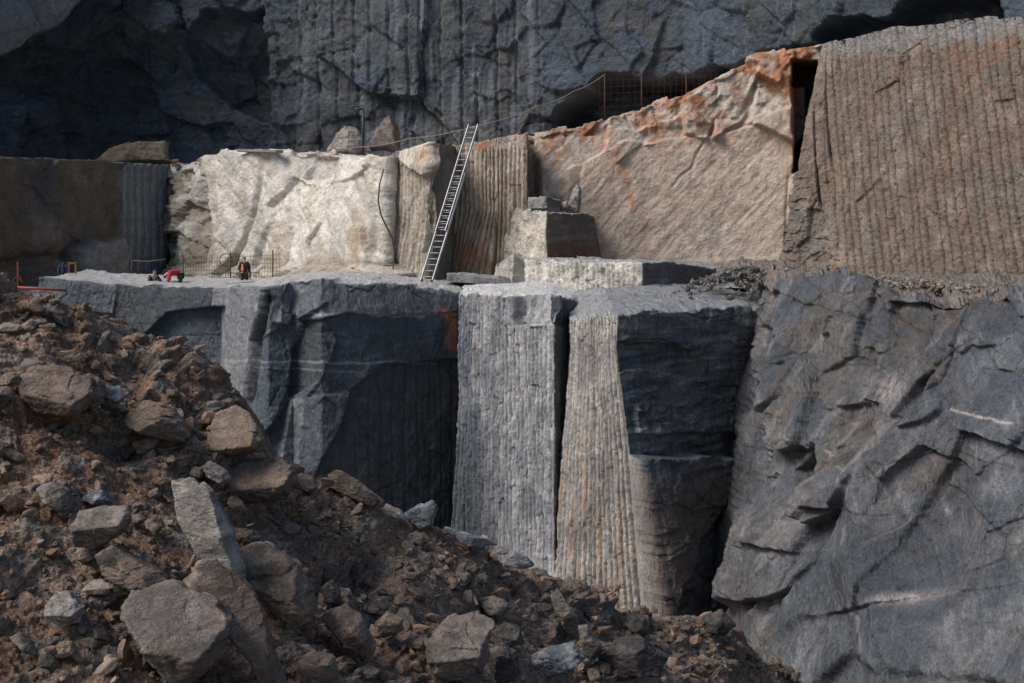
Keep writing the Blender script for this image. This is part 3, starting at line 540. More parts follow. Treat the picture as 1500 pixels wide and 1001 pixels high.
# ---- great rock flank on the right
def s_flank(c):
    Pw = c.P; u, v, wu, wv = c.u, c.v, c.wu, c.wv
    a, b = c.s + .15 * fbm(Pw, 1.6, 3, 151), c.z + .15 * fbm(Pw, 1.6, 3, 152); da, db = a * .8 - b * .55, a * .5 + b * .8
    fis = [(1412, 440), (1402, 500), (1380, 555), (1345, 604), (1312, 655), (1267, 695), (1248, 738), (1205, 800), (1160, 868)]
    big = sstep(-sdpoly(wu, wv, fis + [(1100, 1010), (1000, 1010), (1000, 300), (1420, 300)]), -1.5, 1.5); rgt = 1 - big
    f1, cv1, e1 = facets(da * .75, db * .55, 1.5, 101)
    bf = big + rgt * (1 - sstep(v, 600, 800)) * .55 + rgt * .12; bc = sstep(big * .55 + fbm(Pw, 2.2, 4, 170) * .9 + .12, .1, .7)
    d = chips(da, db * .6, .7, 3, 105) * (.06 + .10 * bf) + f1 * .6 * bf + facets(da * .6 + 5, db * .35, 2.6, 109)[0] * .45 * rgt + fbm(Pw, .15, 2, 157) * .015 + fbm(Pw, 3.5, 2, 153) * .22
    d -= np.exp(-(e1 / .03) ** 2) * .10 * big; d += rgt * .04
    jt = np.maximum(joints(da * .7, db * .5, 1.3, 131), joints(a * .5 - b * .2, b + .2 * a, 1.9, 135)); d -= jt * .09
    for pl_, o_, tu, tv in (([(1135, 462), (1150, 405), (1222, 402), (1222, 440), (1190, 514), (1158, 571), (1129, 610)], .35, -.5, .3), ([(1228, 437), (1305, 469), (1286, 552), (1248, 597), (1196, 648), (1139, 661), (1129, 616), (1190, 520)], .25, -.4, -.3),
                          ([(1155, 687), (1196, 648), (1198, 700), (1171, 731)], -.6, 0, 0), ([(1203, 706), (1286, 635), (1369, 539), (1344, 616), (1254, 738), (1196, 770), (1190, 744)], .35, -.7, .4), ([(1087, 744), (1139, 770), (1203, 802), (1209, 821), (1158, 866), (1075, 890)], .35, -.3, .5),
                          ([(1344, 628), (1366, 571), (1395, 578), (1397, 600), (1376, 618)], .35, .5, .5), ([(1110, 480), (1148, 440), (1140, 540), (1112, 700), (1085, 740), (1095, 640)], -.35, .8, 0), ([(1230, 595), (1275, 590), (1282, 640), (1236, 655)], -.3, 0, .3), ([(1305, 440), (1410, 436), (1395, 500), (1330, 520), (1300, 480)], -.25, 0, .4)):
        q, m_ = plane_poly(c, pl_, o_, tu, tv, 2.4, .8); d += q
    sl = sdline(wu, wv, fis); d -= np.exp(-(sl / 2.0) ** 2) * .5
    rl = np.interp(v, [560, 700, 810, 900, 1010], [1345, 1293, 1288, 1320, 1345]) + (wu - u) * .6     # the rounded nose and the hollow right of it
    d += rgt * (1.15 * np.clip(1 - np.abs(u - rl) / np.where(u < rl, 70, 95), 0, 1) - .6 * blob(u, v, 1375, 770, 45, 90, 15) + .35 * blob(u, v, 1460, 700, 50, 120)) * sstep(v, 560, 700)
    for ln, w_, a_ in (([(1228, 470), (1200, 530), (1190, 590)], 1.6, .25), ([(1190, 905), (1330, 882), (1400, 868)], 1.6, .12), ([(1500, 765), (1450, 785), (1432, 835)], 1.6, .15), ([(1430, 870), (1440, 900), (1465, 905)], 1.5, .15), ([(1385, 615), (1500, 640)], 1.2, .05)):
        d -= np.exp(-(sdline(wu, wv, ln) / w_) ** 2) * a_
    q2, m2 = plane_poly(c, [(1180, 905), (1330, 882), (1420, 866), (1700, 820), (1700, 1100), (1100, 1100), (1130, 960)], .18, .1, .4, 2, .9); d += q2
    n = fbm(Pw, 1.1, 5, 161); n2 = fbm(Pw, 3.2, 4, 163); nf = fbm(Pw, .4, 4, 165); nq = fbm(np.stack([da, db * .2, c.z * 0], 1), .35, 4, 166); nw = fbm(np.stack([c.s + .45 * c.z + .15 * fbm(Pw, 1.2, 3, 172), c.z / 6, c.z * 0], 1), .22, 5, 168)
    col = np.tile(A(.08, .089, .104), (len(d), 1)); col = mixc(col, A(.15, .16, .176), sstep(n, -.1, .35) * .7); col = mixc(col, A(.05, .057, .069), sstep(n2, .0, .35) * .7); col = mixc(col, A(.30, .31, .325), sstep(nw, .1, .5) * rgt * .5 * sstep(n, -.3, .3)); col = mixc(col, col * .55, sstep(-nw, .1, .45) * rgt * .6)
    col = mixc(col, A(.135, .116, .102), bc * sstep(fbm(Pw, 1.8, 4, 167), -.2, .3) * .7); col = mixc(col, A(.07, .052, .042), bc * sstep(nf, .1, .4) * .6); col = mixc(col, A(.23, .222, .218), bc * sstep(nq, .1, .4) * .6)
    mud = np.exp(-(sdline(wu, wv, [(1290, 450), (1330, 490), (1370, 470), (1440, 440)]) / 20) ** 2) + blob(wu, wv, 1255, 620, 25, 20); col = mixc(col, A(.09, .065, .05), np.clip(mud, 0, 1) * sstep(nf, -.4, .1) * .85)
    rs_ = sstep(nw, .0, .35) * (blob(wu, wv, 1410, 720, 80, 110) * .55 + blob(wu, wv, 1290, 900, 90, 60) * .35) + sstep(nf, .1, .3) * (blob(wu, wv, 1180, 560, 60, 80) * .35 + blob(wu, wv, 1330, 500, 60, 60) * .35); col = mixc(col, A(.20, .125, .095), np.clip(rs_, 0, 1) * sstep(fbm(Pw, .12, 3, 169), -.1, .3) * .75)
    vein = np.exp(-(sdline(wu, wv, [(1415, 603), (1450, 612), (1500, 622)]) / 2.0) ** 2) + blob(wu, wv, 1350, 875, 45, 8, -8) * .8 + np.exp(-(sdline(wu, wv, [(1130, 625), (1200, 650), (1260, 690)]) / 1.6) ** 2) * .5 + blob(wu, wv, 1300, 570, 16, 30, 30) * .7
    col = mixc(col, BLACKR, jt * .75)
    for ln in ([(1300, 800), (1380, 735), (1500, 690)], [(1350, 690), (1420, 660), (1500, 655)], [(1300, 960), (1400, 930), (1500, 940)], [(1140, 560), (1210, 590), (1280, 640)], [(1420, 480), (1440, 600), (1430, 760)]): vein = vein + np.exp(-(sdline(wu + (wu - u) * .5, wv + (wv - v) * .5, ln) / .9) ** 2) * .35 * sstep(nq, -.2, .2)
    col = mixc(col, A(.50, .45, .43), np.clip(vein, 0, 1) * sstep(nf, -.4, .2) * .8)
    return d, mixc(col, A(.20, .17, .145), sstep(c.r, 3.0, 3.05) * .8)
fl_ = [(1092, 1132, 420, 47.8), (1130, 1175, 402, 46.8), (1200, 1240, 402, 45.2), (1300, 1320, 432, 43.4), (1400, 1410, 440, 41.8), (1500, 1505, 436, 40.2), (1700, 1700, 436, 36.5)]
cols = [[(ub, 1500, y - 10), (ub, 900, y - 5), (ub + (ut - ub) * .6, 640, y - 2.2), (ut, vt, y + 1.5)] for ub, ut, vt, y in fl_]
_, FLANK = block('rock_flank', cols, 1.55, s_flank, M_SLATE, left=True, right=False, back=6, top_back=14, top_rise=-.1, warp=.06, chip=.2, captex=.3, dblur=1, capn=60)

# ================================================================== the rubble heap
crest = [(-1300, 240, 14.5), (-420, 330, 15.5), (-150, 380, 16), (0, 416, 16.6), (60, 432, 16.8), (130, 450, 17), (170, 488, 17.1), (240, 512, 17.3), (300, 548, 17.5), (350, 592, 17.7), (390, 655, 17.9), (432, 706, 18.1), (480, 724, 18.4), (545, 742, 18.8),
         (610, 772, 19.2), (720, 806, 20.2), (800, 848, 21.2), (880, 884, 22.4), (1000, 900, 24.2), (1060, 912, 25.2), (1105, 960, 26.2), (1180, 1010, 27.5), (1400, 1080, 29)]
botY = lambda u: np.interp(u, [-1300, -420, 0, 300, 500, 720, 1000, 1105, 1400], [10.5, 11, 11.8, 13.2, 14.6, 16.4, 21.0, 23.4, 25])
G = []
row0 = [(P(u, 1001, botY(u))[0] * .8, 3.0, -5.4) for u, v, y in crest]; row1 = [(P(u, 1001, botY(u))[0] * .95, botY(u) - 2.5, P(u, 1001, botY(u))[2] - 1.0) for u, v, y in crest]
row2 = [P(u, max(1001, v + 40), botY(u) if v < 960 else y - 1) for u, v, y in crest]; row4 = [P(u, v, y) for u, v, y in crest]
row3 = [tuple((np.array(a) * .5 + np.array(b) * .5) + np.array((0, .15, -.05))) for a, b in zip(row2, row4)]
row5 = [(p[0], p[1] + 1.5, p[2] - .5) for p in row4]; row6 = [(p[0] + 1, p[1] + 9, min(-14.0, p[2] - 6)) for p in row4]
G = [row0, row1, row2, row3, row4, row5, row6]
def s_heap(c):
    Pw = c.P; u, v = c.u, c.v
    f1, cv1, e1 = facets(c.P[:, 0] + .3 * fbm(Pw, .8, 3, 3), c.P[:, 2] * 1.4 + c.P[:, 1] * .6 + .3 * fbm(Pw, .8, 3, 5), .75, 111)
    f2, cv2, e2 = facets(c.P[:, 0] + .1 * fbm(Pw, .3, 3, 3), c.P[:, 2] * 1.3 + c.P[:, 1] * .5, .22, 115)
    clod = sstep(fbm(Pw, 1.6, 3, 171), -.15, .25)
    d = fbm(Pw, 1.5, 3, 173) * .26 + f1 * .20 * clod + f2 * .085 * (.4 + .6 * clod) + chips(c.P[:, 0], c.P[:, 2] + .5 * c.P[:, 1], .1, 2, 179) * .022 + ridged(Pw, .35, 4, 175) * .04 + fbm(Pw, .07, 2, 177) * .02
    d -= sstep(-sdpoly(c.wu, c.wv, [(480, 790), (560, 790), (600, 830), (560, 870), (470, 850)]), -5, 25) * .35
    for (x, y, r) in [(80, 612, 45), (200, 640, 50), (370, 745, 50), (540, 830, 60), (640, 900, 60), (720, 890, 40), (330, 900, 60)]: d -= blob(c.wu, c.wv, x, y, r, r * .5) * .22
    n = fbm(Pw, .7, 5, 181); n2 = fbm(Pw, 2.0, 4, 183); nf = fbm(Pw, .12, 3, 185)
    col = np.tile(DIRT * 1.05, (len(d), 1)); col = mixc(col, DIRT_L, sstep(n, -.05, .35) * .8); col = mixc(col, A(.33, .185, .115), sstep(n2, .05, .35) * .6 * (1 - sstep(u, 400, 650)))
    col = mixc(col, A(.25, .22, .195), sstep(cv2, .7, .78) * .7); col = mixc(col, A(.08, .06, .05), sstep(nf, .1, .4) * .3); col = mixc(col, A(.2, .165, .142), sstep(u, 480, 720) * .4)
    return d, col
segs = [int(max(6, (crest[k + 1][0] - crest[k][0]) / 2.2)) for k in range(len(crest) - 1)]; segs[0] = 50; segs[1] = 50; segs[2] = 60; segs[-1] = 40
HEAP, HV_ = sheet('rubble_heap', G, segs, [8, 16, 150, 160, 16, 10], s_heap, M_HEAP, round_n=5, warp=.10)

# ================================================================== THINGS
HVf = HV_.reshape(-1, 3); HPU = CU + HVf[:, 0] * F / np.maximum(HVf[:, 1], .1); HPV = HV - HVf[:, 2] * F / np.maximum(HVf[:, 1], .1)
HOK = HVf[:, 1] > 6
def heap_at(u, v, rad=7):
    """nearest point of the heap surface seen along a pixel"""
    d = np.hypot(HPU - u, HPV - v); m = HOK & (d < rad)
    if not m.any(): m = HOK & (d < d[HOK].min() + 3)
    return HVf[m][np.argmin(HVf[m][:, 1])]
ICO = {}
def ico(k):
    if k not in ICO:
        bm = bmesh.new(); bmesh.ops.create_icosphere(bm, subdivisions=k, radius=1.0); bm.verts.ensure_lookup_table()
        ICO[k] = (np.array([v.co[:] for v in bm.verts]), np.array([[v.index for v in f.verts] for f in bm.faces])); bm.free()
    return ICO[k]
TINT = {'grey': (A(.17, .145, .13), A(.25, .215, .192)), 'brown': (A(.165, .125, .102), A(.25, .195, .16)), 'blue': (A(.15, .165, .185), A(.30, .315, .335)),
        'dark': (A(.06, .056, .055), A(.10, .09, .085)), 'pale': (A(.25, .228, .208), A(.38, .352, .325)), 'tan': (A(.22, .165, .12), A(.28, .22, .17))}
def hull(planes, level, ext, seed, rough, sharp=70):
    D, Fc = ico(level); D = D * ext; D = D / np.linalg.norm(D, axis=1, keepdims=True)
    n = np.array([p[0] for p in planes], float); n /= np.linalg.norm(n, axis=1, keepdims=True); d = np.array([p[1] for p in planes], float)
    q = np.maximum(D @ n.T, 0) / d
    r = (q ** sharp).sum(1) ** (-1.0 / sharp)
    V = D * r[:, None]; size = float(np.mean(ext))
    o = np.array([seed * 3.7, seed * 1.9, seed * 5.3])
    fa = facets((V[:, 0] + .3 * V[:, 1]) + seed, V[:, 2] + .4 * V[:, 1], size * .55, seed)[0]
    fb = facets((V[:, 0] - .5 * V[:, 1]) + seed * 2, V[:, 2] * 1.5 - .3 * V[:, 1], size * .22, seed + 5)[0]
    k = 1 + rough * (fbm(V + o, size * .9, 2, seed) * .10 + fa * .10 + fb * .035 + ridged(V + o, size * .3, 4, seed + 3) * .03 + fbm(V + o, size * .08, 2, seed + 7) * .015)
    return V * k[:, None], Fc
def stone_colour(V, Fc, tint, dirt, seed):
    size = np.ptp(V, axis=0).mean() * .5; o = np.array([seed * 3.1, seed * .7, seed * 2.3])
    fn = np.cross(V[Fc[:, 1]] - V[Fc[:, 0]], V[Fc[:, 2]] - V[Fc[:, 0]]); vn = np.zeros_like(V)
    for k in range(3): np.add.at(vn, Fc[:, k], fn)
    vn /= np.linalg.norm(vn, axis=1, keepdims=True) + 1e-9
    a, b = TINT[tint]; n = fbm(V + o, size * .7, 5, seed + 11)
    col = np.tile(a, (len(V), 1)); col = mixc(col, b, sstep(n, -.15, .35)); col = mixc(col, a * .55, sstep(fbm(V + o, size * .3, 4, seed + 13, stretch=(2, 2, .5)), .1, .4) * .6)
    soil = sstep(fbm(V + o, size * .5, 4, seed + 17) + vn[:, 2] * .5 - .25 + dirt, .0, .35)      # soil lies on the upper sides
    return mixc(col, DIRT_L * .75, soil * (.75 if dirt > -.3 else .35))
BOULD = []
def boulder(name, outline, label, tint='grey', dirt=-.1, ridge=None, thick=.8, seed=1, group='boulders on the rubble heap', cat='boulder', Y=None, push=.25, rough=1.0, level=None, lean=0.35, mat=None):
    o = np.array(outline, float); w, h = np.ptp(o[:, 0]), np.ptp(o[:, 1]); cu, cv = o.mean(0)
    if Y is None:
        vb = o[:, 1].max(); Y = heap_at(cu, min(vb - h * .15, 1060))[1]; Y = min(Y, heap_at(cu, min(cv, 1060))[1])
    sz = math.sqrt(w * h) * Y / F; Y -= push * sz
    C = np.array(P(cu, cv, Y)); L = o * 0; L = np.array([P(a, b, Y) for a, b in o]) - C
    area = 0.5 * np.sum(L[:, 0] * np.roll(L[:, 2], -1) - np.roll(L[:, 0], -1) * L[:, 2]); sgn = 1 if area > 0 else -1
    planes = []
    for k in range(len(L)):
        e = L[(k + 1) % len(L)] - L[k]; nn = np.array([e[2], 0, -e[0]]) * sgn; nn /= np.linalg.norm(nn); dd = max(nn @ L[k], sz * .05)
        for ty in (-lean, lean * .6):
            m = nn + np.array([0, ty, 0]); planes.append((m, dd / np.linalg.norm(m)))
    th = thick * min(w, h) * Y / F * .5
    if ridge:
        a = np.array(P(*ridge[0], Y)) - C; b = np.array(P(*ridge[1], Y)) - C; a[1] = b[1] = -th; e = b - a; e /= np.linalg.norm(e)
        for tilt in ((0, -.62, .78), (0, -.86, -.50)):
            m = np.array(tilt); m = m - e * (m @ e); m /= np.linalg.norm(m); planes.append((m, max(m @ a, sz * .12)))
    else:
        r = random.Random(seed)
        for q in range(3):
            m = np.array([r.uniform(-.6, .6), -1, r.uniform(-.5, .7)]); m /= np.linalg.norm(m); planes.append((m, th * r.uniform(.8, 1.15)))
    planes += [((0, -1, 0), th * 1.25), ((0, 1, 0), th * 1.4)]
    level = level or (6 if w * h > 2600 else 5 if w * h > 500 else 4)
    V, Fc = hull(planes, level, np.array([w, 1.1 * thick * min(w, h), h]) * Y / F * .5, seed, rough)
    me = mesh_np(name, V, Fc, stone_colour(V, Fc, tint, dirt, seed), mat or M_BOULDER)
    ob = bpy.data.objects.new(name, me); ob.location = C; put(ob, label, cat, group)
    BOULD.append((cu, cv, max(w, h))); return ob

# ---- large boulders and slabs on the heap (outline traced in photo pixels, depth from the heap surface)
B = [
 ('boulder', [(28,548),(45,533),(95,538),(130,553),(137,575),(125,600),(105,612),(60,608),(38,588)], 'large brown flat-topped boulder overhanging a dark gap, far left of the heap', 'brown', .0, ((28,568),(125,590))),
 ('slab', [(74,524),(90,515),(130,512),(134,522),(120,530),(78,531)], 'thin brown slab lying on top of the large overhanging boulder', 'brown', -.1, None),
 ('boulder', [(130,546),(150,558),(157,580),(140,602),(120,600),(118,560)], 'narrow brown rock wedged against the right side of the large overhanging boulder', 'brown', -.1, None),
 ('slab', [(155,565),(178,566),(192,573),(166,600),(140,606)], 'dark pointed slab sticking out right of the large overhanging boulder', 'blue', -.5, None),
 ('stone', [(0,553),(12,545),(26,550),(28,562),(8,568),(-8,564)], 'tan stone at the left picture edge beside the large overhanging boulder', 'tan', -.2, None),
 ('boulder', [(182,612),(205,585),(240,590),(264,613),(278,640),(257,650),(215,640),(188,626)], 'rounded earth-caked boulder above a dark hollow in the middle of the left heap', 'brown', .25, None),
 ('boulder', [(310,606),(338,590),(365,604),(387,640),(385,662),(340,670),(300,666),(304,632)], 'big tan boulder with a flat sloping face on the crest of the heap', 'tan', .0, ((305,655),(386,650))),
 ('boulder', [(322,722),(335,690),(365,672),(410,668),(431,690),(420,722),(380,738),(335,738)], 'large boulder with dirt on top jutting over a black hollow below the crest', 'brown', .1, ((322,715),(430,705))),
 ('stone', [(295,683),(310,676),(332,690),(338,702),(325,713),(302,700)], 'pale flat stone leaning on the left of the boulder over the black hollow', 'pale', -.4, None),
 ('stone', [(277,692),(284,683),(297,685),(300,698),(288,705),(278,702)], 'small reddish stone left of the pale flat leaning stone', 'brown', .1, None),
 ('boulder', [(103,772),(118,748),(150,742),(188,740),(193,758),(182,785),(140,806),(113,797)], 'grey boulder with a flat pale top on the left dirt slope', 'grey', -.3, ((103,772),(192,762))),
 ('boulder', [(53,716),(75,706),(98,720),(106,745),(92,753),(60,736)], 'layered grey rock upper left of the flat-topped grey boulder', 'grey', -.3, None),
 ('stone', [(118,732),(133,717),(150,720),(166,738),(142,743)], 'bluish wedge-shaped stone just above the flat-topped grey boulder', 'blue', -.5, None),
 ('slab', [(243,704),(276,693),(312,726),(338,775),(358,830),(362,866),(344,870),(308,840),(276,795),(252,745)], 'long pale grey slab tilted down the middle of the left slope', 'pale', -.8, None),
 ('slab', [(266,852),(296,826),(338,832),(372,872),(392,915),(418,1004),(396,1010),(352,955),(300,905)], 'dark broken slab continuing down below the long pale tilted slab', 'brown', -.35, ((268,850),(400,990))),
 ('boulder', [(138,812),(176,798),(228,838),(262,858),(240,874),(188,868),(150,842)], 'dark earth-covered block under the dirt ramp behind the big front boulder', 'dark', .1, None),
 ('boulder', [(171,897),(195,862),(245,857),(310,879),(340,906),(336,932),(312,975),(270,1001),(240,986),(198,935)], 'biggest boulder in front, grey brown with a broad rough face', 'grey', -.2, ((171,925),(330,950))),
 ('stone', [(62,893),(78,870),(96,867),(123,890),(115,912),(95,919),(70,906)], 'pale angular stone on the gravel slope left of the biggest front boulder', 'pale', -.35, ((62,893),(121,897))),
 ('boulder', [(348,835),(352,803),(388,798),(437,830),(456,868),(463,896),(432,916),(395,893),(362,862)], 'long grey-brown boulder right of the long pale tilted slab', 'brown', -.15, ((350,838),(460,880))),
 ('boulder', [(434,968),(455,955),(490,962),(502,1004),(470,1012),(440,1008)], 'square dark boulder cut by the lower picture edge right of the biggest boulder', 'brown', -.2, None),
 ('stone', [(76,952),(88,940),(104,942),(114,957),(100,964),(82,963)], 'small tan block near the lower left corner left of the biggest boulder', 'tan', -.2, None),
 ('stone', [(14,935),(28,927),(44,942),(56,960),(40,958)], 'thin pointed stone at the lower left edge of the heap', 'grey', -.3, None),
 ('boulder', [(625,962),(629,935),(652,911),(702,896),(720,914),(717,962),(700,987),(664,1001),(634,986)], 'cube-shaped grey boulder with a pale edge at the bottom centre', 'grey', -.35, ((626,958),(718,948))),
 ('boulder', [(716,952),(735,941),(758,958),(762,990),(742,1003),(720,994)], 'dark block right beside the cube-shaped boulder', 'dark', -.2, None),
 ('boulder', [(776,968),(800,950),(842,945),(857,965),(832,987),(782,992)], 'low dark bluish rock lower right of the heap beside the upright wedge', 'blue', -.5, None),
 ('stone', [(847,920),(861,917),(881,945),(864,969),(850,952)], 'upright grey wedge stone on the lower right of the heap', 'grey', -.4, None),
 ('stone', [(720,925),(738,911),(764,922),(766,944),(738,950),(722,944)], 'dark angular rock behind the cube-shaped boulder on its right', 'dark', -.3, None),
 ('stone', [(546,916),(565,897),(590,908),(594,925),(562,936)], 'dark rough stone left of the cube-shaped boulder', 'brown', -.1, None),
 ('slab', [(804,866),(820,867),(846,903),(852,930),(832,932),(814,902)], 'narrow grey slab sloping down right part of the heap', 'grey', -.4, None),
 ('boulder', [(876,965),(905,940),(940,934),(980,960),(965,990),(894,995)], 'broad dark rock at the lower right foot of the heap', 'dark', -.3, None),
 ('stone', [(914,915),(928,896),(945,905),(950,930),(930,936)], 'pointed dark rock above the broad dark rock at the foot', 'dark', -.3, None),
 ('stone', [(1030,905),(1058,893),(1078,915),(1062,932),(1036,926)], 'dark stone at the far right end of the heap crest', 'dark', -.3, None),
 ('stone', [(700,885),(722,872),(746,884),(740,902),(712,904)], 'grey stone above and right of the cube-shaped boulder', 'grey', -.3, None),
 ('stone', [(470,862),(486,850),(500,868),(498,886),(474,884)], 'small dark cube stone right of the long grey-brown boulder', 'dark', -.2, None),
 ('stone', [(494,860),(512,868),(520,890),(506,896),(494,880)], 'thin upright brown stone between the long boulder and the dark pocket', 'brown', -.2, None),
 ('boulder', [(470,905),(500,888),(530,905),(552,945),(540,965),(500,945)], 'brown sloping slab-like block between long boulder and dark rough stone', 'brown', .05, None),
 ('stone', [(192,757),(203,752),(214,760),(204,768),(193,767)], 'small rounded grey stone touching the right end of the flat-topped grey boulder', 'grey', -.1, None),
 ('stone', [(212,764),(226,758),(240,772),(232,783),(214,776)], 'rounded brown stone on the dirt ramp beside the long pale slab', 'brown', -.1, None),
 ('stone', [(352,785),(368,776),(380,788),(374,798),(356,798)], 'small dark rounded stone under the boulder over the black hollow', 'dark', -.2, None),
]
for i, (nm, ol, lb, tn, dr, rd) in enumerate(B):
    boulder(nm, ol, lb, tn, dr, rd, seed=i + 3, cat={'boulder': 'boulder', 'slab': 'stone slab', 'stone': 'stone'}[nm], group={'boulder': 'boulders on the rubble heap', 'slab': 'slabs on the rubble heap', 'stone': 'stones on the rubble heap'}[nm], thick=.45 if nm == 'slab' else .9)
CR = [('slab', [(481,694),(492,689),(505,692),(532,711),(563,733),(561,743),(535,740),(496,722),(482,712)], 'brown curved slab standing up highest on the middle crest of the heap', 'brown', -.6, 18.6),
 ('slab', [(589,757),(608,741),(634,733),(641,745),(633,770),(614,776)], 'blue grey wedge slab with diagonal bands standing on the crest', 'blue', -.8, 19.3),
 ('slab', [(645,785),(659,766),(672,770),(702,785),(732,793),(735,804),(700,803),(660,797)], 'long blue grey slab lying along the crest before the drilled block', 'blue', -.8, 19.8),
 ('stone', [(556,752),(566,738),(588,748),(600,765),(580,768)], 'pale grey stone between the curved slab and the banded wedge slab', 'pale', -.6, 19.0),
 ('stone', [(458,727),(470,717),(481,726),(478,736),(460,735)], 'small pale stone left of the curved standing slab', 'pale', -.4, 18.4),
 ('stone', [(620,778),(630,768),(644,777),(645,790),(624,791)], 'tan stone stacked between banded wedge slab and long blue slab', 'tan', -.3, 19.4),
 ('stone', [(742,820),(755,810),(772,816),(784,828),(768,834),(746,830)], 'blue grey stone on the crest right of the long blue slab', 'blue', -.6, 20.4),
 ('stone', [(716,803),(730,799),(748,806),(740,813),(720,811)], 'flat white stone at the right tip of the long blue slab', 'pale', -.8, 20.1),
 ('stone', [(822,860),(836,853),(850,860),(846,869),(828,869)], 'flat tan stone on the crest before the drilled column', 'tan', -.4, 21.4)]
for i, (nm, ol, lb, tn, dr, yy) in enumerate(CR):
    boulder(nm, ol, lb, tn, dr, None, seed=i + 60, cat={'slab': 'stone slab', 'stone': 'stone'}[nm], group='slabs on the heap crest' if nm == 'slab' else 'stones on the heap crest', thick=.5, Y=yy, push=.35)
boulder('wood_splinter', [(648,791),(655,788),(688,803),(686,808),(660,800)], 'reddish brown split piece lying below the long blue slab', 'tan', -.9, None, seed=77, cat='splinter', group=None, thick=.6, Y=19.5, push=.1, mat=M_WOODR)

# ---- smaller loose stones: individuals sharing a few meshes
SM = []
for k in range(14):
    r = random.Random(100 + k); pl = []
    for q in range(13):
        m = np.array([r.gauss(0, 1), r.gauss(0, 1), r.gauss(0, 1)]); pl.append((m, r.uniform(.55, 1.0)))
    V, Fc = hull(pl, 4, np.array([1, 1, 1.0]), 200 + k, .8); V *= np.array([1, .8, .62]); V /= np.abs(V).max()
    SM.append(mesh_np('loose_stone', V, Fc, stone_colour(V, Fc, ['grey', 'brown', 'brown', 'grey', 'brown', 'dark', 'tan'][k % 7], -.05, 200 + k), M_STONES))
SHORT = ['the large overhanging boulder', 'the thin brown slab on the overhanging boulder', 'the narrow wedged brown rock', 'the dark pointed slab', 'the tan stone at the left edge', 'the rounded earth-caked boulder', 'the tan boulder on the crest', 'the boulder over the black hollow',
         'the pale leaning stone', 'the small reddish stone', 'the flat-topped grey boulder', 'the layered grey rock', 'the bluish wedge stone', 'the long pale tilted slab', 'the dark broken slab', 'the dark earth-covered block', 'the biggest front boulder', 'the pale angular stone', 'the long grey-brown boulder', 'the square dark boulder',
         'the small tan block', 'the thin pointed stone', 'the cube-shaped boulder', 'the dark block beside the cube', 'the low bluish rock', 'the upright grey wedge', 'the dark rock behind the cube', 'the dark rough stone', 'the narrow sloping slab', 'the broad dark rock', 'the pointed dark rock', 'the stone ending the crest', 'the grey stone above the cube',
         'the small dark cube stone', 'the thin upright brown stone', 'the brown sloping block', 'the rounded grey stone', 'the rounded brown stone', 'the small dark rounded stone', 'the curved standing slab', 'the banded wedge slab', 'the long blue slab', 'the pale grey crest stone', 'the small pale crest stone', 'the stacked tan stone', 'the blue grey crest stone', 'the flat white stone', 'the flat tan crest stone', 'the reddish split piece']
cr_u = np.array([c[0] for c in crest]); cr_v = np.array([c[1] for c in crest])
def sample_heap(r, extra=8):
    while True:
        u = r.uniform(0, 1090); v = r.uniform(430, 1000)
        if v > np.interp(u, cr_u, cr_v) + extra: return u, v
r = random.Random(5); cnt = 0
while cnt < 235:
    u, v = sample_heap(r); s_px = min(34, 6.0 + r.paretovariate(1.5) * 3.4)
    if any(abs(u - bu) < bs * .42 and abs(v - bv) < bs * .36 for bu, bv, bs in BOULD): continue
    p = heap_at(u, v, 4); sc = s_px * .62 * p[1] / F
    km = r.randrange(14)
    ob = bpy.data.objects.new('loose_stone', SM[km]); ob.location = (p[0], p[1] - sc * .25, p[2] + sc * .1); ob.scale = (sc, sc, sc)
    ob.rotation_euler = (r.uniform(-.5, .5), r.uniform(-.5, .5), r.uniform(0, 6.3))
    k = min(range(len(SHORT)), key=lambda q: math.hypot(BOULD[q][0] - u, BOULD[q][1] - v) - BOULD[q][2] * .3); du, dv = u - BOULD[k][0], v - BOULD[k][1]; dd = math.hypot(du, dv) / BOULD[k][2]
    side = ('right of' if du > 0 else 'left of') if abs(du) > abs(dv) * 1.8 else ('below' if dv > 0 else 'above') if abs(dv) > abs(du) * 1.8 else ('lower ' if dv > 0 else 'upper ') + ('right of' if du > 0 else 'left of')
    szw = 'tiny' if s_px < 10.5 else 'small' if s_px < 14 else 'mid-sized' if s_px < 20 else 'larger'
    put(ob, '%s %s stone %s%s %s' % (szw, ['grey', 'brown', 'brown', 'grey', 'brown', 'dark', 'tan'][km % 7], '' if dd > 1.0 else 'close ', side, SHORT[k]), 'stone', 'small loose stones on the rubble heap'); cnt += 1
def stone_field(name, pts, sizes, level, seed, mat, cols, **kw):
    rg = np.random.default_rng(seed); Vs = []; Fs = []; Cs = []; off = 0; base = []
    for k in range(20):
        pl = [(rg.normal(size=3), rg.uniform(.5, 1.0)) for q in range(9)]; V, Fc = hull(pl, level if k < 10 else 1, np.ones(3), 300 + k, .5); base.append((V / np.abs(V).max() * np.array([1, .8, .6]), Fc))
    for p, s in zip(pts, sizes):
        V, Fc = base[rg.integers(10) + (10 if s < .045 else 0)]; a = rg.uniform(0, 6.283, 3); ca, sa = np.cos(a), np.sin(a)
        R = np.array([[ca[0], -sa[0], 0], [sa[0], ca[0], 0], [0, 0, 1]]) @ np.array([[1, 0, 0], [0, ca[1], -sa[1]], [0, sa[1], ca[1]]])
        Vs.append(V @ R.T * s + p); Fs.append(Fc + off); off += len(V); Cs.append(np.tile(cols[rg.integers(len(cols))], (len(V), 1)))
    ob = bpy.data.objects.new(name, mesh_np(name, np.concatenate(Vs), np.concatenate(Fs), np.concatenate(Cs), mat, smooth=False))
    return put(ob, kind='stuff', **kw)
pts = []; szs = []
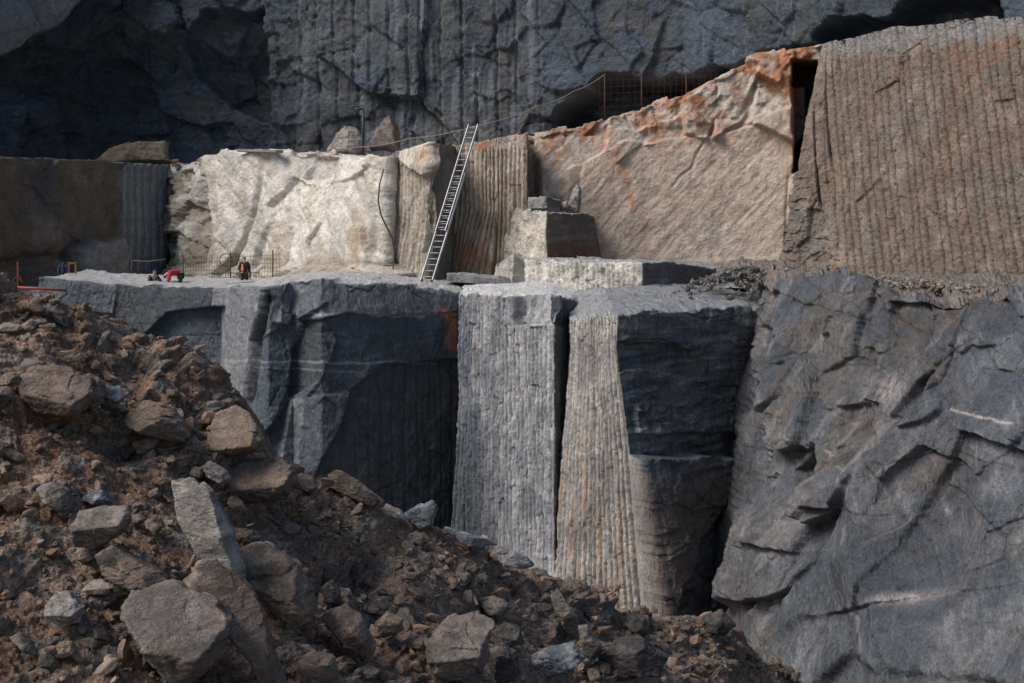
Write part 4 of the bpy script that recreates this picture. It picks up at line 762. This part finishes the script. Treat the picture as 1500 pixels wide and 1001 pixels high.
vis = np.where(HOK & (HPU > -80) & (HPU < 1180) & (HPV > 400) & (HPV < 1060))[0]
pick = np.random.default_rng(9).choice(vis, 14000); rg = np.random.default_rng(10)
dens = fbm(HVf[pick], 1.3, 3, 191); pick = pick[dens + rg.uniform(-.5, .5, len(pick)) > -.05]
for i in pick:
    s = min(.17, .012 + rg.pareto(1.5) * .016) ; pts.append(HVf[i] + np.array([0, -s * .3, s * .2])); szs.append(s)
stone_field('gravel', pts, szs, 2, 11, M_STONES, [DIRT_L, DIRT * 1.1, A(.25, .205, .175), A(.22, .178, .15), A(.28, .185, .13), A(.17, .14, .122)], label='brown and grey gravel strewn over the rubble heap')

# ---- dressed blocks on the bench
def s_block(sd, lit_face_c, shaded_side_c, corner, drill=True, rust=False):
    def f(c):
        Pw = c.P; side = sstep(c.c, corner - .02, corner + .02); g, gm, rib = grooves(c.s, c.z, .26, .06, .08, sd, .75, .3, 1.2)
        fa = facets(c.s, c.z * .6, .45, sd)[0]; d = (1 - side) * (fa * .09 + fbm(Pw, .2, 4, sd) * .07 + (g if drill else 0)) + side * (fbm(Pw, .8, 3, sd + 3) * .05 + ridged(Pw, .4, 3, sd + 4, stretch=(4, 4, .5)) * .02)
        n = fbm(Pw, .7, 4, sd + 5); col = np.tile(lit_face_c, (len(d), 1)); col = mixc(col, lit_face_c * .68, sstep(n, 0, .4)); sc_ = np.tile(shaded_side_c, (len(d), 1)); sc_ = mixc(sc_, shaded_side_c * 1.5, sstep(fbm(Pw, .4, 4, sd + 6, stretch=(4, 4, .5)), .0, .4))
        if rust: sc_ = mixc(sc_, RUST2 * .9, np.exp(-((c.v - 366) / 6.0) ** 2) * sstep(n, -.5, .1) * .8)
        col = col * (1 - side)[:, None] + sc_ * side[:, None]; top = sstep(c.r, 1.97, 2.03)
        return d, mixc(col, A(.33, .33, .325), top * .8)
    return f
def dressed(name, cols3, sd, lab, face=A(.56, .51, .44), side=A(.13, .11, .092), drill=True, rust=False, step=1.3, cat='block', tb=3.0, back=2.5, corner=2.0):  # light painted in: face tone for the lit left, darker side tone for shade
    cc = [[(ub, vb, y), ((ub + u) / 2, (vb + vt) / 2, y), (u, vt, y + .05)] for u, vt, y, ub, vb in cols3]
    return block(name, cc, step, s_block(sd, face, side, corner, drill, rust), M_ROCK, back=back, top_back=tb, kind=None, label=lab, cat=cat, round_n=1, warp=.06)
dressed('cut_block', [(744, 303, 63.6, 726, 396), (800, 311, 59.4, 800, 396), (870, 317, 62.4, 884, 388)], 301, 'tall stepped block with pale drilled face and dark rust-banded side, on the bench', rust=True)
dressed('cut_block', [(768, 379, 58.5, 770, 440), (940, 386, 54.6, 940, 440), (1050, 388, 58.0, 1050, 436)], 305, 'long low pale block with dark right end, in front of the stepped block', face=A(.60, .57, .52), side=A(.11, .11, .11))
dressed('cut_block', [(728, 392, 59.6, 722, 424), (752, 374, 58.3, 750, 424), (774, 380, 58.8, 776, 424)], 309, 'small rough pale block at the left foot of the stepped block', face=A(.42, .40, .36), side=A(.36, .33, .29), drill=False)
dressed('cut_block', [(772, 384, 59.2, 772, 434), (806, 386, 57.6, 806, 434), (832, 384, 59, 832, 434)], 313, 'grey-white block standing between the small rough block and the long low block', face=A(.44, .43, .40), side=A(.40, .38, .35))
dressed('slab', [(655, 403, 59.6, 655, 414), (700, 404, 58.6, 700, 416), (752, 406, 58.4, 752, 418)], 317, 'flat dark grey slab lying on the bench right of the ladder foot', face=A(.17, .17, .175), side=A(.12, .12, .122), drill=False, cat='stone slab', tb=1.4, back=1)
dressed('slab', [(846, 379, 58.6, 846, 387), (900, 381, 57.6, 900, 389), (956, 382, 58.4, 956, 390)], 321, 'thin dark slab lying on top of the long low block', face=A(.16, .15, .14), side=A(.06, .06, .06), drill=False, cat='stone slab', tb=1.2, back=1)
dressed('slab', [(776, 292, 62.2, 774, 306), (800, 289, 61.2, 800, 305), (820, 291, 61.8, 822, 304)], 325, 'small grey slab resting on top of the stepped block', face=A(.25, .245, .235), side=A(.10, .09, .08), drill=False, cat='stone slab', tb=1.0, back=.8)
boulder('stone', [(828,312),(838,282),(844,270),(850,276),(852,300),(846,314)], 'pale pointed shard standing on the stepped block against the beige wall', 'pale', -.9, None, seed=91, cat='stone', group=None, Y=62.6, push=0, thick=.9)
boulder('stone', [(819,308),(824,296),(832,294),(831,308)], 'small rounded stone leaning against the pale pointed shard', 'pale', -.9, None, seed=92, cat='stone', group=None, Y=62.2, push=0, thick=.9)
boulder('stone', [(-14,420),(-12,402),(6,400),(11,420),(4,430),(-10,430)], 'blue grey block peeping over the heap at the left picture edge', 'blue', -.9, None, seed=93, cat='stone', group=None, Y=17.2, push=0, thick=.9)
for i, (ol, lb, tn, yy) in enumerate([([(132,236),(160,218),(200,206),(240,208),(250,238),(150,244)], 'pale wedge of fallen rock on the ledge above the shadowed wall', 'tan', 79), ([(480,222),(490,200),(505,184),(525,190),(545,222),(520,228)], 'pale leaning rock on the ledge left of the dark pole', 'pale', 76),
        ([(540,222),(545,195),(570,168),(582,185),(588,222)], 'tall grey rock on the ledge right of the dark pole', 'grey', 77), ([(1285,62),(1300,50),(1330,46),(1352,56),(1340,72),(1290,74)], 'dark rock in the recess above the drilled right wall', 'dark', 66)]):
    boulder('boulder', ol, lb, tn, -.6, None, seed=120 + i, cat='boulder', group=None, Y=yy, push=0, thick=.8, mat=M_ROCK)
# rubble mound on the bench's right end
mg = np.random.default_rng(21); pts = []; szs = []
for k in range(900):
    a, b = mg.normal(0, .42), mg.normal(0, .4); x = 9.4 + a * 3.0; y = 54.6 + b * 3; h = max(0, 1.05 * math.exp(-(a * a + b * b) * 1.6)); pts.append((x, y, -3.6 + h * mg.uniform(.75, 1.05))); szs.append(mg.uniform(.05, .24))
stone_field('broken_rock', pts, szs, 1, 23, M_STONES, [A(.06, .058, .056), A(.09, .08, .072), A(.13, .12, .11)], label='dark pile of broken rock beside the long low block')
# loose rock along the shelf of the right flank
pts = []; szs = []
for k in range(700):
    t = mg.uniform(0, 1); u = 1150 + t * 360; v = 424 + mg.normal(0, 8) + t * 8; y = np.interp(u, [1150, 1300, 1500], [51, 47.5, 44.5]) + mg.uniform(-1, 3); p = P(u, v, y); s = mg.uniform(.03, .2); zs = np.interp(u, [1150, 1250, 1500], [-2.5, -2.75, -2.95]); pts.append((p[0], y, zs + mg.uniform(-.05, .12))); szs.append(s)
stone_field('scree', pts, szs, 1, 27, M_STONES, [A(.16, .13, .11), A(.2, .19, .18), A(.12, .09, .07)], label='loose scree along the shelf under the drilled right wall')

# ------------------------------------------------------------------ small made things
def tube_mesh(name, pts, rad, mat, n=8, closed=False):
    pts = [Vector(p) for p in pts]; V = []; Fc = []; m = len(pts)
    for i, p in enumerate(pts):
        a = pts[(i - 1) % m] if (closed or i > 0) else p; b = pts[(i + 1) % m] if (closed or i < m - 1) else p
        t = (b - a).normalized(); s = t.orthogonal().normalized() if abs(t.z) > .95 else t.cross(Vector((0, 0, 1))).normalized(); q = t.cross(s)
        rr = rad[i] if isinstance(rad, (list, tuple)) else rad
        for k in range(n): an = 2 * math.pi * k / n; V.append(p + (s * math.cos(an) + q * math.sin(an)) * rr)
    for i in range(m if closed else m - 1):
        for k in range(n): j = (i + 1) % m; Fc.append((i * n + k, i * n + (k + 1) % n, j * n + (k + 1) % n, j * n + k))
    if not closed: Fc += [tuple(range(n))[::-1], tuple(range((m - 1) * n, m * n))]
    me = bpy.data.meshes.new(name); me.from_pydata([tuple(v) for v in V], [], Fc); me.update(); me.materials.append(mat)
    for p in me.polygons: p.use_smooth = len(p.vertices) == 4
    return me
def bar_mesh(name, p, q, side, w, h, mat):
    p, q, side = Vector(p), Vector(q), Vector(side).normalized(); t = (q - p).normalized(); nrm = t.cross(side).normalized(); side = nrm.cross(t)
    V = []
    for e in (p, q):
        for a, b in ((-1, -1), (1, -1), (1, 1), (-1, 1)): V.append(tuple(e + side * (a * w / 2) + nrm * (b * h / 2)))
    me = bpy.data.meshes.new(name); me.from_pydata(V, [], [(3, 2, 1, 0), (4, 5, 6, 7), (0, 1, 5, 4), (1, 2, 6, 5), (2, 3, 7, 6), (3, 0, 4, 7)]); me.update(); me.materials.append(mat)
    bm = bmesh.new(); bm.from_mesh(me); bmesh.ops.bevel(bm, geom=bm.edges[:], offset=min(w, h) * .15, segments=1, affect='EDGES'); bm.to_mesh(me); bm.free()
    return me
def part(name, me, parent, label=None): return put(bpy.data.objects.new(name, me), label=label, parent=parent)
def V3(t): return Vector(t)

# extension ladder
b0 = V3(P(625, 411, 58.9)); t0 = V3(P(695, 184, 62.3)); ax = (t0 - b0); LL = ax.length; ax.normalize()
rd = Vector((ax.y, -ax.x, 0)).normalized(); nf = ax.cross(rd).normalized(); nf = nf if nf.y < 0 else -nf
lad = empty('extension_ladder', b0, 'long aluminium extension ladder leaning against the beige quarry wall', 'ladder')
for (s0, s1, off, w, nm) in ((0, .68, 0, .60, 'lower'), (.30, 1.0, .09, .50, 'upper')):
    A0, A1 = ax * LL * s0 + nf * off, ax * LL * s1 + nf * off
    for sg in (-1, 1): part('stile', bar_mesh('stile', A0 + rd * sg * w / 2, A1 + rd * sg * w / 2, rd, .045, .10, M_ALU), lad)
    nr = int(LL * (s1 - s0) / .29)
    rm = tube_mesh('rung', [rd * (-w / 2), rd * (w / 2)], .021, M_ALU, 8)
    for k in range(nr): o = part('rung', rm, lad); o.location = A0 + ax * (.18 + k * .29)
for sg in (-1, 1):
    part('rubber_foot', bar_mesh('rubber_foot', rd * sg * .25 - ax * .05, rd * sg * .25 + ax * .06, rd, .07, .13, M_BLACK), lad)
    part('bracket', bar_mesh('bracket', ax * LL * .31 + rd * sg * .25 - nf * .02, ax * LL * .335 + rd * sg * .25 - nf * .02, rd, .08, .24, M_BLACK), lad)
# rope slung from the ledge past the ladder up to the rusty post
rp = [P(440, 226, 67), P(520, 216, 66), P(600, 203, 65), P(700, 184, 64.6), P(790, 155, 66), P(840, 134, 68), P(886, 109, 70.4)]
fine = []
for a, b in zip(rp[:-1], rp[1:]):
    for k in range(6): t = k / 6; q = V3(a).lerp(V3(b), t); q.z -= .10 * math.sin(math.pi * t); fine.append(q)
put(bpy.data.objects.new('rope', tube_mesh('rope', fine + [V3(rp[-1])], .018, M_ROPE, 6)), 'thin pale rope slung above the ladder top up to a rusty post', 'rope')
# black hose hanging on the drilled pillar
hp = [(562, 248), (556, 270), (554, 295), (558, 315), (566, 332), (575, 350), (578, 372), (576, 392), (570, 408)]
put(bpy.data.objects.new('hose', tube_mesh('hose', [P(u, v, 62.0 - k * .1) for k, (u, v) in enumerate(hp)], .035, M_BLACK, 6)), 'black hose hanging down the grey side of the drilled pillar', 'hose')
put(bpy.data.objects.new('cable', tube_mesh('cable', [P(330, 416, 60), P(365, 413, 60), P(400, 409, 60.5), (-8.6, 61, -3.45), (-7.4, 61.5, -3.42), (-6.2, 61.6, -3.42)], .03, M_ROPE, 6)), 'thin pale cable lying along the bench from the fence', 'cable')
# dark pole with a short arm on the ledge
e = empty('pole', P(532, 226, 68), 'dark metal pole with a short bent arm on the ledge left of the ladder', 'pole')
L0 = V3(P(532, 226, 68)); part('shaft', tube_mesh('shaft', [V3(P(532, 228, 68)) - L0, V3(P(532, 160, 68)) - L0], .06, M_BLACK, 8), e); part('arm', tube_mesh('arm', [V3(P(518, 160, 68)) - L0, V3(P(533, 160, 68)) - L0], .05, M_BLACK, 8), e)
# wire mesh fence along the bench
def mesh_fence(name, loc, right, up, W_, H_, sp, posts, wr, pr, lab, mat, cat='fence', post_over=.1):
    e = empty(name, loc, lab, cat); right, up = V3(right).normalized(), V3(up).normalized()
    vw = tube_mesh('vertical_wire', [(0, 0, 0), up * H_], wr, mat, 4); hw = tube_mesh('horizontal_wire', [(0, 0, 0), right * W_], wr, mat, 4)
    for k in range(int(W_ / sp) + 1): o = part('vertical_wire', vw, e); o.location = right * k * sp
    for k in range(int(H_ / sp) + 1): o = part('horizontal_wire', hw, e); o.location = up * k * sp
    pm = tube_mesh('post', [(0, 0, 0), up * (H_ + post_over)], pr, mat, 8)
    for x in posts: o = part('post', pm, e); o.location = right * x + V3((0, -.03, 0))
    return e
f0, f1 = V3(P(268, 432, 66.5)), V3(P(412, 428, 62.5)); 
mesh_fence('wire_fence', f0, f1 - f0, (0, 0, 1), (f1 - f0).length, 1.85, .19, [.02, (f1 - f0).length * .5, (f1 - f0).length * .92], .007, .03, 'rusty wire mesh fence standing before the pale wall, around the workers', M_RUSTM)
ringc = V3(P(331, 381, 64.0)); put(bpy.data.objects.new('hose_loop', tube_mesh('hose_loop', [ringc + Vector((math.cos(a) * .29, .02, math.sin(a) * .29)) for a in [i * math.pi / 12 for i in range(24)]], .022, M_BLACK, 6, True)), 'black hose loop hung on the wire mesh fence', 'hose')
g0, g1 = V3(P(878, 176, 70.6)), V3(P(1058, 168, 73)); 
mesh_fence('wire_fence', g0, g1 - g0, (0, 0, 1), (g1 - g0).length, 2.2, 0.34, [.3, 2.4, 5.0], .007, .04, 'rusty wire mesh fence in the dark hollow above the beige wall', M_RUSTM, post_over=.15)
# twine barrier beside the drilled strip
e = empty('twine_barrier', P(194, 418, 64), 'two strands of pale twine strung from a thin rusty stake', 'barrier'); L0 = V3(P(194, 418, 64))
part('stake', tube_mesh('stake', [V3(P(194, 422, 64)) - L0, V3(P(193, 380, 64)) - L0], .03, M_RUSTM, 6), e)
for v0, v1 in ((382, 380), (404, 407)): part('strand', tube_mesh('strand', [V3(P(194, v0, 64)) - L0, V3(P(216, v0 + 1, 65)) - L0, V3(P(242, v1, 66)) - L0], .02, M_ROPE, 5), e)
# orange stand with jackets, orange stake, red pipe at far left
e = empty('orange_stand', P(106, 416, 62), 'orange metal stand beside the hanging dark blue jacket', 'stand'); L0 = V3(P(106, 416, 62))
for u in (101, 111): part('post', bar_mesh('post', V3(P(u, 418, 62)) - L0, V3(P(u, 384, 62)) - L0, (1, 0, 0), .07, .07, M_ORANGE), e)
part('crossbar', bar_mesh('crossbar', V3(P(99, 386, 62)) - L0, V3(P(112.5, 386, 62)) - L0, (0, 1, 0), .07, .07, M_ORANGE), e); part('foot_plate', bar_mesh('foot_plate', V3(P(99, 409, 61.8)) - L0, V3(P(107, 407, 61.8)) - L0, (0, 1, 0), .2, .12, M_RED), e)
e = empty('orange_stake', P(26, 418, 62), 'orange stake with braces standing at the far left of the bench', 'stake'); L0 = V3(P(26, 418, 62))
part('post', bar_mesh('post', V3(P(26, 420, 62)) - L0, V3(P(26, 384, 62)) - L0, (1, 0, 0), .08, .08, M_ORANGE), e)
for u in (18, 33): part('brace', bar_mesh('brace', V3(P(u, 414, 62)) - L0, V3(P(26, 402, 62)) - L0, (1, 0, 0), .05, .05, M_ORANGE), e)
put(bpy.data.objects.new('pipe', tube_mesh('pipe', [P(24, 421, 56), P(60, 423, 56), P(98, 426, 56.4)], .05, M_RED, 10)), 'bright red pipe lying behind the left crest of the heap', 'pipe')
put(bpy.data.objects.new('plank', bar_mesh('plank', P(352, 221, 71), P(410, 222, 69), (0, 1, 0), .5, .14, M_WOOD)), 'grey plank lying along the top of the pale wall', 'plank')
put(bpy.data.objects.new('marker', bar_mesh('marker', P(252, 236, 75), P(262, 235, 75), (0, 1, 0), .2, .14, M_ORANGE)), 'small orange marker on top of the wall corner', 'marker')

# people and clothes: continuous skinned figures
def skin(name, verts, edges, radii, mat, parent, root=0, sub=2):
    me = bpy.data.meshes.new(name); me.from_pydata(verts, edges, []); me.update(); ob = bpy.data.objects.new(name, me); put(ob, parent=parent)
    m = ob.modifiers.new('skin', 'SKIN'); m.use_smooth_shade = True
    for i, rr in enumerate(radii):
        sv = me.skin_vertices[0].data[i]; sv.radius = (rr, rr) if not isinstance(rr, tuple) else rr; sv.use_root = i == root
    s_ = ob.modifiers.new('sub', 'SUBSURF'); s_.levels = s_.render_levels = sub; me.materials.append(mat); return ob
def person(loc, rz, J, label, mats, sc=1.0):
    """J: joint positions; body skin, jacket, trousers, shoes and headgear follow the same skeleton"""
    e = empty('person', loc, label, 'person', rz=rz); e.scale = (sc,) * 3
    N = ['pelvis', 'waist', 'chest', 'neck', 'head', 'crown', 'shl', 'ell', 'wrl', 'hal', 'shr', 'elr', 'wrr', 'har', 'hil', 'knl', 'anl', 'tol', 'hir', 'knr', 'anr', 'tor']
    ED = [(0, 1), (1, 2), (2, 3), (3, 4), (4, 5), (2, 6), (6, 7), (7, 8), (8, 9), (2, 10), (10, 11), (11, 12), (12, 13), (0, 14), (14, 15), (15, 16), (16, 17), (0, 18), (18, 19), (19, 20), (20, 21)]
    R = [.12, .115, .13, .055, .085, .07, .065, .045, .033, .03, .065, .045, .033, .03, .08, .055, .04, .035, .08, .055, .04, .035]
    vs = [J[k] for k in N]; skin('body', vs, ED, R, M_SKIN, e)
    def sub(name, keys, add, mat):
        ids = [N.index(k) for k in keys]; mp = {i: k for k, i in enumerate(ids)}; skin(name, [vs[i] for i in ids], [(mp[a], mp[b]) for a, b in ED if a in mp and b in mp], [R[i] + add for i in ids], mat, e)
    sub('jacket', ['pelvis', 'waist', 'chest', 'shl', 'ell', 'wrl', 'shr', 'elr', 'wrr'], .032, mats[0]); sub('trousers', ['pelvis', 'hil', 'knl', 'anl', 'hir', 'knr', 'anr'], .026, mats[1])
    sub('boot', ['anl', 'tol'], .02, M_BLACK); sub('boot', ['anr', 'tor'], .02, M_BLACK)
    h, c = V3(J['head']), V3(J['crown']); up = (c - h).normalized()
    skin('hood' if mats[3] == 'hood' else 'cap', [tuple(h + up * .03 + Vector((0, .02, 0))), tuple(c + up * .03)], [(0, 1)], [.115, .08], mats[2], e)
    return e
stand = dict(pelvis=(0, 0, .92), waist=(0, -.01, 1.08), chest=(0, -.01, 1.32), neck=(0, -.02, 1.47), head=(0, -.05, 1.57), crown=(0, -.04, 1.67), shl=(-.17, 0, 1.40), ell=(-.25, .02, 1.13), wrl=(-.17, -.16, .98), hal=(-.12, -.22, .95), shr=(.17, 0, 1.40), elr=(.24, .03, 1.13), wrr=(.20, -.14, .93), har=(.17, -.2, .88),
             hil=(-.09, 0, .86), knl=(-.11, -.03, .48), anl=(-.12, 0, .08), tol=(-.13, -.16, .04), hir=(.09, 0, .86), knr=(.11, -.04, .48), anr=(.12, .02, .08), tor=(.14, -.15, .04))
bend = dict(pelvis=(0, 0, .90), waist=(0, -.14, 1.0), chest=(0, -.38, 1.0), neck=(0, -.52, .93), head=(0, -.60, .86), crown=(0, -.66, .78), shl=(-.17, -.42, .98), ell=(-.20, -.48, .70), wrl=(-.14, -.52, .46), hal=(-.12, -.54, .38), shr=(.17, -.42, .98), elr=(.20, -.46, .70), wrr=(.14, -.52, .46), har=(.12, -.54, .38),
            hil=(-.09, .02, .85), knl=(-.11, .0, .47), anl=(-.12, .05, .08), tol=(-.13, -.12, .04), hir=(.09, .02, .85), knr=(.11, -.02, .47), anr=(.12, .03, .08), tor=(.13, -.13, .04))
crouch = dict(pelvis=(0, .1, .40), waist=(0, .02, .52), chest=(0, -.14, .72), neck=(0, -.20, .86), head=(0, -.25, .95), crown=(0, -.26, 1.05), shl=(-.17, -.12, .80), ell=(-.26, -.28, .58), wrl=(-.16, -.45, .42), hal=(-.12, -.5, .36), shr=(.17, -.12, .80), elr=(.26, -.28, .58), wrr=(.16, -.45, .42), har=(.12, -.5, .36),
              hil=(-.1, .06, .38), knl=(-.17, -.32, .50), anl=(-.14, -.12, .08), tol=(-.15, -.28, .04), hir=(.1, .06, .38), knr=(.17, -.32, .50), anr=(.14, -.12, .08), tor=(.15, -.28, .04))
X = P(358, 378, 63.5); pe = person((X[0], 63.5, -4.1), .35, stand, 'worker standing by the wire fence in dark clothes with orange panels', (M_DARKC, M_DARKC, M_DARKC, 'hood'), .98)
for s in (-1,): skin('vest_panel', [(s * .10, -.135, 1.0), (s * .11, -.15, 1.2), (s * .12, -.12, 1.38)], [(0, 1), (1, 2)], [(.06, .03), (.07, .035), (.05, .03)], M_HIVIS, pe, sub=1)
skin('sleeve_band', [(-.20, .02, 1.26), (-.25, .02, 1.12)], [(0, 1)], [.088, .082], M_HIVIS, pe, sub=1)
X = P(264, 402, 61); person((X[0], 61, -4.05), -math.pi / 2 + .25, bend, 'worker in a red jacket bending down behind the bench edge', (M_REDC, M_DARKC, M_DARKC, 'cap'), 1.05)
X = P(222, 402, 60.6); person((X[0], 60.8, -4.0), .6, crouch, 'worker in a blue cap crouching behind the bench edge, mostly hidden', (M_DARKC, M_DARKC, M_BLUEC, 'cap'), 1.0)
J0 = V3(P(92, 384, 62)); e = empty('hanging_jacket', J0, 'dark blue jacket hung up beside the orange stand', 'jacket')
skin('torso', [(0, 0, 0), (.02, 0, -.18), (.03, 0, -.45), (.02, 0, -.62)], [(0, 1), (1, 2), (2, 3)], [(.07, .05), (.19, .09), (.16, .08), (.13, .07)], M_NAVY, e); skin('sleeve', [(-.12, 0, -.12), (-.20, 0, -.4), (-.16, 0, -.72)], [(0, 1), (1, 2)], [.08, .07, .055], M_NAVY, e); skin('sleeve', [(.14, 0, -.12), (.2, 0, -.45), (.18, 0, -.85)], [(0, 1), (1, 2)], [.08, .07, .055], M_NAVY, e)
